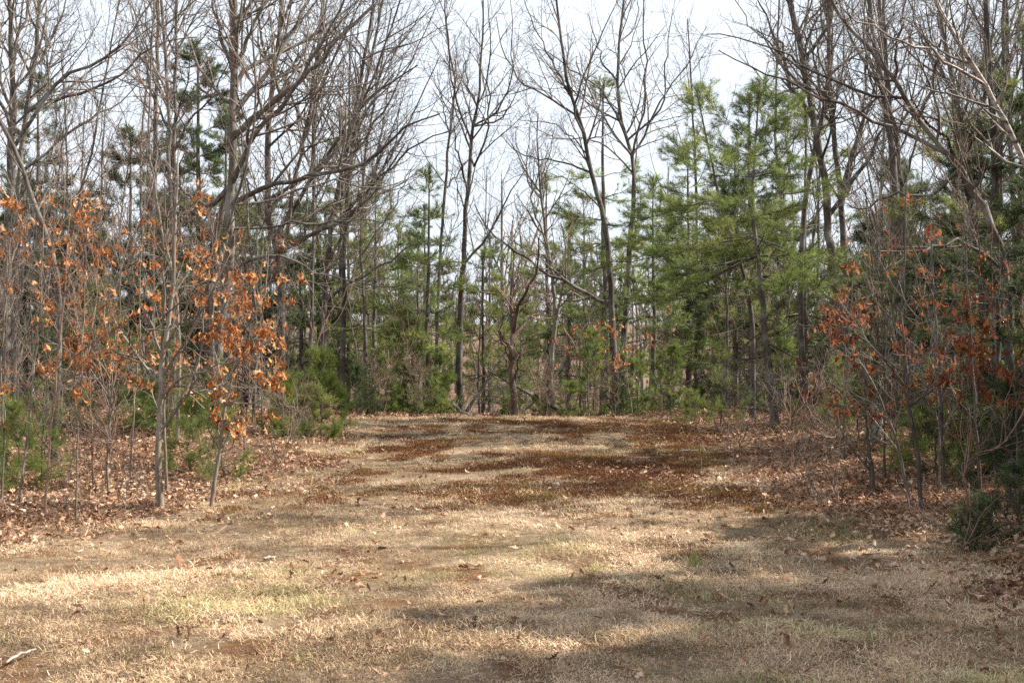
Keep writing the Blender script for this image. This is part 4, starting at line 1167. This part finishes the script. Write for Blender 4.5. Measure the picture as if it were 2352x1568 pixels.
# trees on the right that stand outside the picture and shade the grass
shade = [(6.6, 8.6, 6.5, 2.0), (7.9, 9.7, 7.0, 2.0), (9.6, 9.0, 8.6, 2.2), (8.2, 7.5, 8.0, 2.2), (6.3, 7.1, 5.6, 1.9), (11.2, 8.2, 9.8, 2.4), (12.8, 9.6, 11.0, 2.4), (7.9, 11.9, 5.4, 1.9), (9.6, 12.6, 6.6, 2.1), (9.8, 10.9, 7.8, 2.1)]
for i, (x, y, h, s_) in enumerate(shade):
    pine('pine_tree', 'pine beside the clearing right of the camera, its shadow on the grass', (x, y), h, g(560+i), spread=s_, base=.06, density=2.0, nmat=NEEDLE_D, shoots=SHOOTS_FAR, whorl=.45, gaps=.12, group='pines right of the camera')


# far wood beyond the clearing, one mass
def far_wood():
    rng = g(601)
    t = Tubes(); n = 480
    y = rng.uniform(62, 260, n); x = rng.uniform(-1, 1, n)*y*.62
    h = rng.uniform(7, 12, n); z = gz(x, y)
    P = np.stack([np.stack([x, y, z], -1), np.stack([x+rng.normal(0, .3, n), y, z+h*.5], -1), np.stack([x+rng.normal(0, .5, n), y, z+h], -1)], 1)
    Rr = np.stack([np.full(n, .14), np.full(n, .10), np.full(n, .03)], -1)
    t.add(P, Rr, 4)
    B, BR, BL = sprout(P, Rr, 12, .25, 1, 40, h*.28, 4, rng, up=.1, wob=.12, rfrac=.5, rmin=.02, taper=.4)
    t.add(B, BR, 3)
    C, CR, _ = sprout(B, BR, 4, .2, 1, 45, BL*.45, 3, rng, up=.1, wob=.12, rfrac=.7, rmin=.012, taper=.5)
    t.add(C, CR, 3)
    o = mesh_obj('far_woods', t.mesh('far_woods'), None, TWIG)
    tag(o, 'hazy leafless wood far beyond the clearing', 'woods', None, 'stuff')


far_wood()


# ------------------------------------------------------------------ small things on the ground
def fallen_leaves():
    rng = g(701)
    cand = []
    for _ in range(4000):
        x, y = in_view_points(1, 5.7, 13.5, rng, .98)
        x, y = float(x[0]), float(y[0])
        f = float(forest(x, y)); c = float(fbm(x*1.1, y*1.1, 2, 3))
        if rng.random() < (.10+.9*smooth(.5, .66, c))*(1-.5*f): cand.append((x, y))
        if len(cand) >= 290: break
    for i, (x, y) in enumerate(cand):
        o = bpy.data.objects.new('fallen_leaf', LEAF_ME['fallen'][int(rng.integers(0, 10))])
        COL.objects.link(o)
        s = rng.uniform(.05, .095)
        D = rng.normal(size=(1, 3)); D[0, 2] *= .2
        o.location = (x, y, float(gz(x, y))+rng.uniform(.008, .028)); o.scale = (s, s, s)
        o.rotation_euler = euler_dir(D, rng.normal(0, .6, 1)+(rng.random() < .4)*np.pi)[0]
        side = x/y*FV+1176
        place = ('among the leaves at the foot of the left saplings' if side < 560 and y > 10.6 else 'among the leaves at the foot of the right saplings' if side > 1950 and y > 9 else
                 ('on grass left of the moss' if side < 950 else 'on grass before the moss' if side < 1450 else 'on grass right of the moss') + (', close by' if y > 12.3 else ', farther from it') if y > 11 else 'on the sunlit grass at the middle left' if y > 8 and side < 900 else 'on the grass in the middle of the clearing' if y > 8 and side < 1600 else
                 'on the grass at the middle right' if y > 8 else 'on the grass near the white stick' if side < 500 else 'on the grass left of the foreground shade' if side < 1000 else
                 'on the shaded grass at the bottom centre' if side < 1650 else 'on the shaded grass at the bottom right')
        tag(o, ('small' if s < .065 else 'medium' if s < .08 else 'large') + ' curled brown oak leaf ' + place, 'fallen leaf', 'fallen oak leaves on the grass')


fallen_leaves()


def stick(name, label, cat, p0, p1, r, mat, seed, sides=6, lift=.03, bend=.02, flat=1.0):
    rng = g(seed)
    a = np.array([p0[0], p0[1], float(gz(*p0))+lift]); b = np.array([p1[0], p1[1], float(gz(*p1))+lift])
    P = resample(np.array([a, (a+b)/2+rng.normal(0, bend, 3)*[1, 1, .4], b]), 9, bend*.2, rng)
    t = Tubes(); t.add(P, r*np.array([.3, .9, 1, 1, .95, .9, .8, .7, .2]), sides, .3, rng)
    o = mesh_obj(name, t.mesh(name, a), None, mat); o.location = a
    return tag(o, label, cat)


PALE = plain('bleached_wood', (.13, .105, .08), (.38, .33, .27), 60)
GREYW = plain('weathered_wood', (.20, .17, .14), (.44, .39, .33), 30)
stick('bleached_stick', 'bleached white stick lying on the grass at the lower left corner', 'stick', ground_px(14, 1535), ground_px(84, 1503), .008, PALE, 711)
stick('bleached_stick', 'thin bleached twig lying next to the white stick at lower left', 'stick', ground_px(0, 1530), ground_px(40, 1522), .005, PALE, 712)
stick('birch_bark_scrap', 'white scrap of birch bark lying in the middle of the grass', 'bark', ground_px(608, 1290), ground_px(634, 1286), .013, PALE, 713, lift=.025)
stick('fallen_branch', 'thin grey branch lying in leaf litter left of the mossy mound', 'branch', ground_px(790, 1105), ground_px(850, 1062), .005, BARK2, 714, lift=.05, bend=.05)
stick('fallen_branch', 'grey branch lying on litter at the right of the moss', 'branch', ground_px(1560, 1042), ground_px(1605, 1040), .012, GREYW, 715, lift=.04)


def pole(label, p0, p1, d, r, mat, seed):
    rng = g(seed)
    a = at(*p0, d); b = at(*p1, d+.5); a[2] = float(gz(a[0], a[1]))
    t = Tubes(); P = resample(np.array([a, (a+b)/2+rng.normal(0, .05, 3), b]), 12, .01, rng)
    Rr = r*np.linspace(1, .4, 12); t.add(P, Rr, 6, .15, rng)
    root = empty('dead_pole', a, label, 'dead pole')
    mesh_obj('trunk', t.mesh('trunk', a), root, mat)
    B, BR, _ = sprout(P[None], Rr[None], 7, .3, 1, 55, .5, 5, rng, up=.05, rfrac=.4, rmin=.005)
    t = Tubes(); t.add(B, BR, 3); mesh_obj('branches', t.mesh('branches', a), root, mat)


pole('dark dead pole leaning up right away from the snag foot', (1186, 958), (1305, 825), 24.2, .045, BARK2, 721)
pole('dead pole slanting down right across the snag trunk', (1310, 958), (1120, 850), 24.0, .035, BARK2, 722)
pole('leaning dead pole crossing left of the snag', (1060, 958), (1160, 810), 24.6, .04, BARK2, 723)
pole('pale dead pole arching over the rim of the grass by the forked tree', (1090, 962), (1040, 925), 23.2, .03, BARK, 724)


def stone(label, px, py, s, seed):
    rng = g(seed); x, y = ground_px(px, py)
    th = np.linspace(0, np.pi, 7); ph = np.arange(9)/9*2*np.pi
    V = []
    for t_ in th:
        for p_ in ph:
            r = s*(1+rng.normal(0, .14))
            V.append((r*math.sin(t_)*math.cos(p_)*1.3, r*math.sin(t_)*math.sin(p_), r*math.cos(t_)*.7))
    F = []
    for i in range(6):
        for j in range(9): F.append((i*9+j, i*9+(j+1) % 9, (i+1)*9+(j+1) % 9, (i+1)*9+j))
    o = mesh_obj('stone', make_mesh('stone', V, F, smooth_=False), None, PALE)
    o.location = (x, y, float(gz(x, y))+s*.45)
    tag(o, label, 'stone')


stone('small pale stone sitting in the dark moss', 1277, 1116, .035, 731)


def stump():
    x, y = ground_px(2010, 1010)
    rng = g(741); b = np.array([x, y, float(gz(x, y))])
    root = empty('bleached_stump', b, 'bleached twisted root stump in litter behind the broken top sapling', 'stump')
    T = resample(np.array([b, b+[.02, 0, .25], b+[-.04, .02, .5]]), 8, .02, rng)
    t = Tubes(); rr = np.array([.10, .08, .07, .06, .06, .05, .04, .02]); t.add(T, rr, 9, .45, rng); mesh_obj('trunk', t.mesh('trunk', b), root, GREYW)
    B, BR, _ = sprout(T[None], rr[None], 7, .1, 1, 75, .45, 6, rng, up=-.05, wob=.3, rfrac=.4, rmin=.012)
    for P, r_ in zip(B, BR):
        t = Tubes(); t.add(P, r_, 6, .3, rng); mesh_obj('root', t.mesh('root', b), root, GREYW)


stump()


def grass_tuft(label, px, py, seed, h=.14):
    rng = g(seed); x, y = ground_px(px, py)
    v, f4, f3 = blade_tuft(rng, 60, h, .0024, .45, .035)
    me = make_mesh('grass_tuft', v, f4, f3)
    o = mesh_obj('grass_tuft', me, None, leafy_green)
    o.location = (x, y, float(gz(x, y)))
    tag(o, label, 'grass tuft')


leafy_green = leafy('tuft_blades', [(0, (.30, .30, .10)), (1, (.50, .46, .20))], trans=.3, inst=False)
grass_tuft('bright yellow green grass tuft in the shaded part of the lawn', 1596, 1302, 751)
grass_tuft('small yellow green grass tuft left of the brightest one', 1370, 1312, 752, .09)
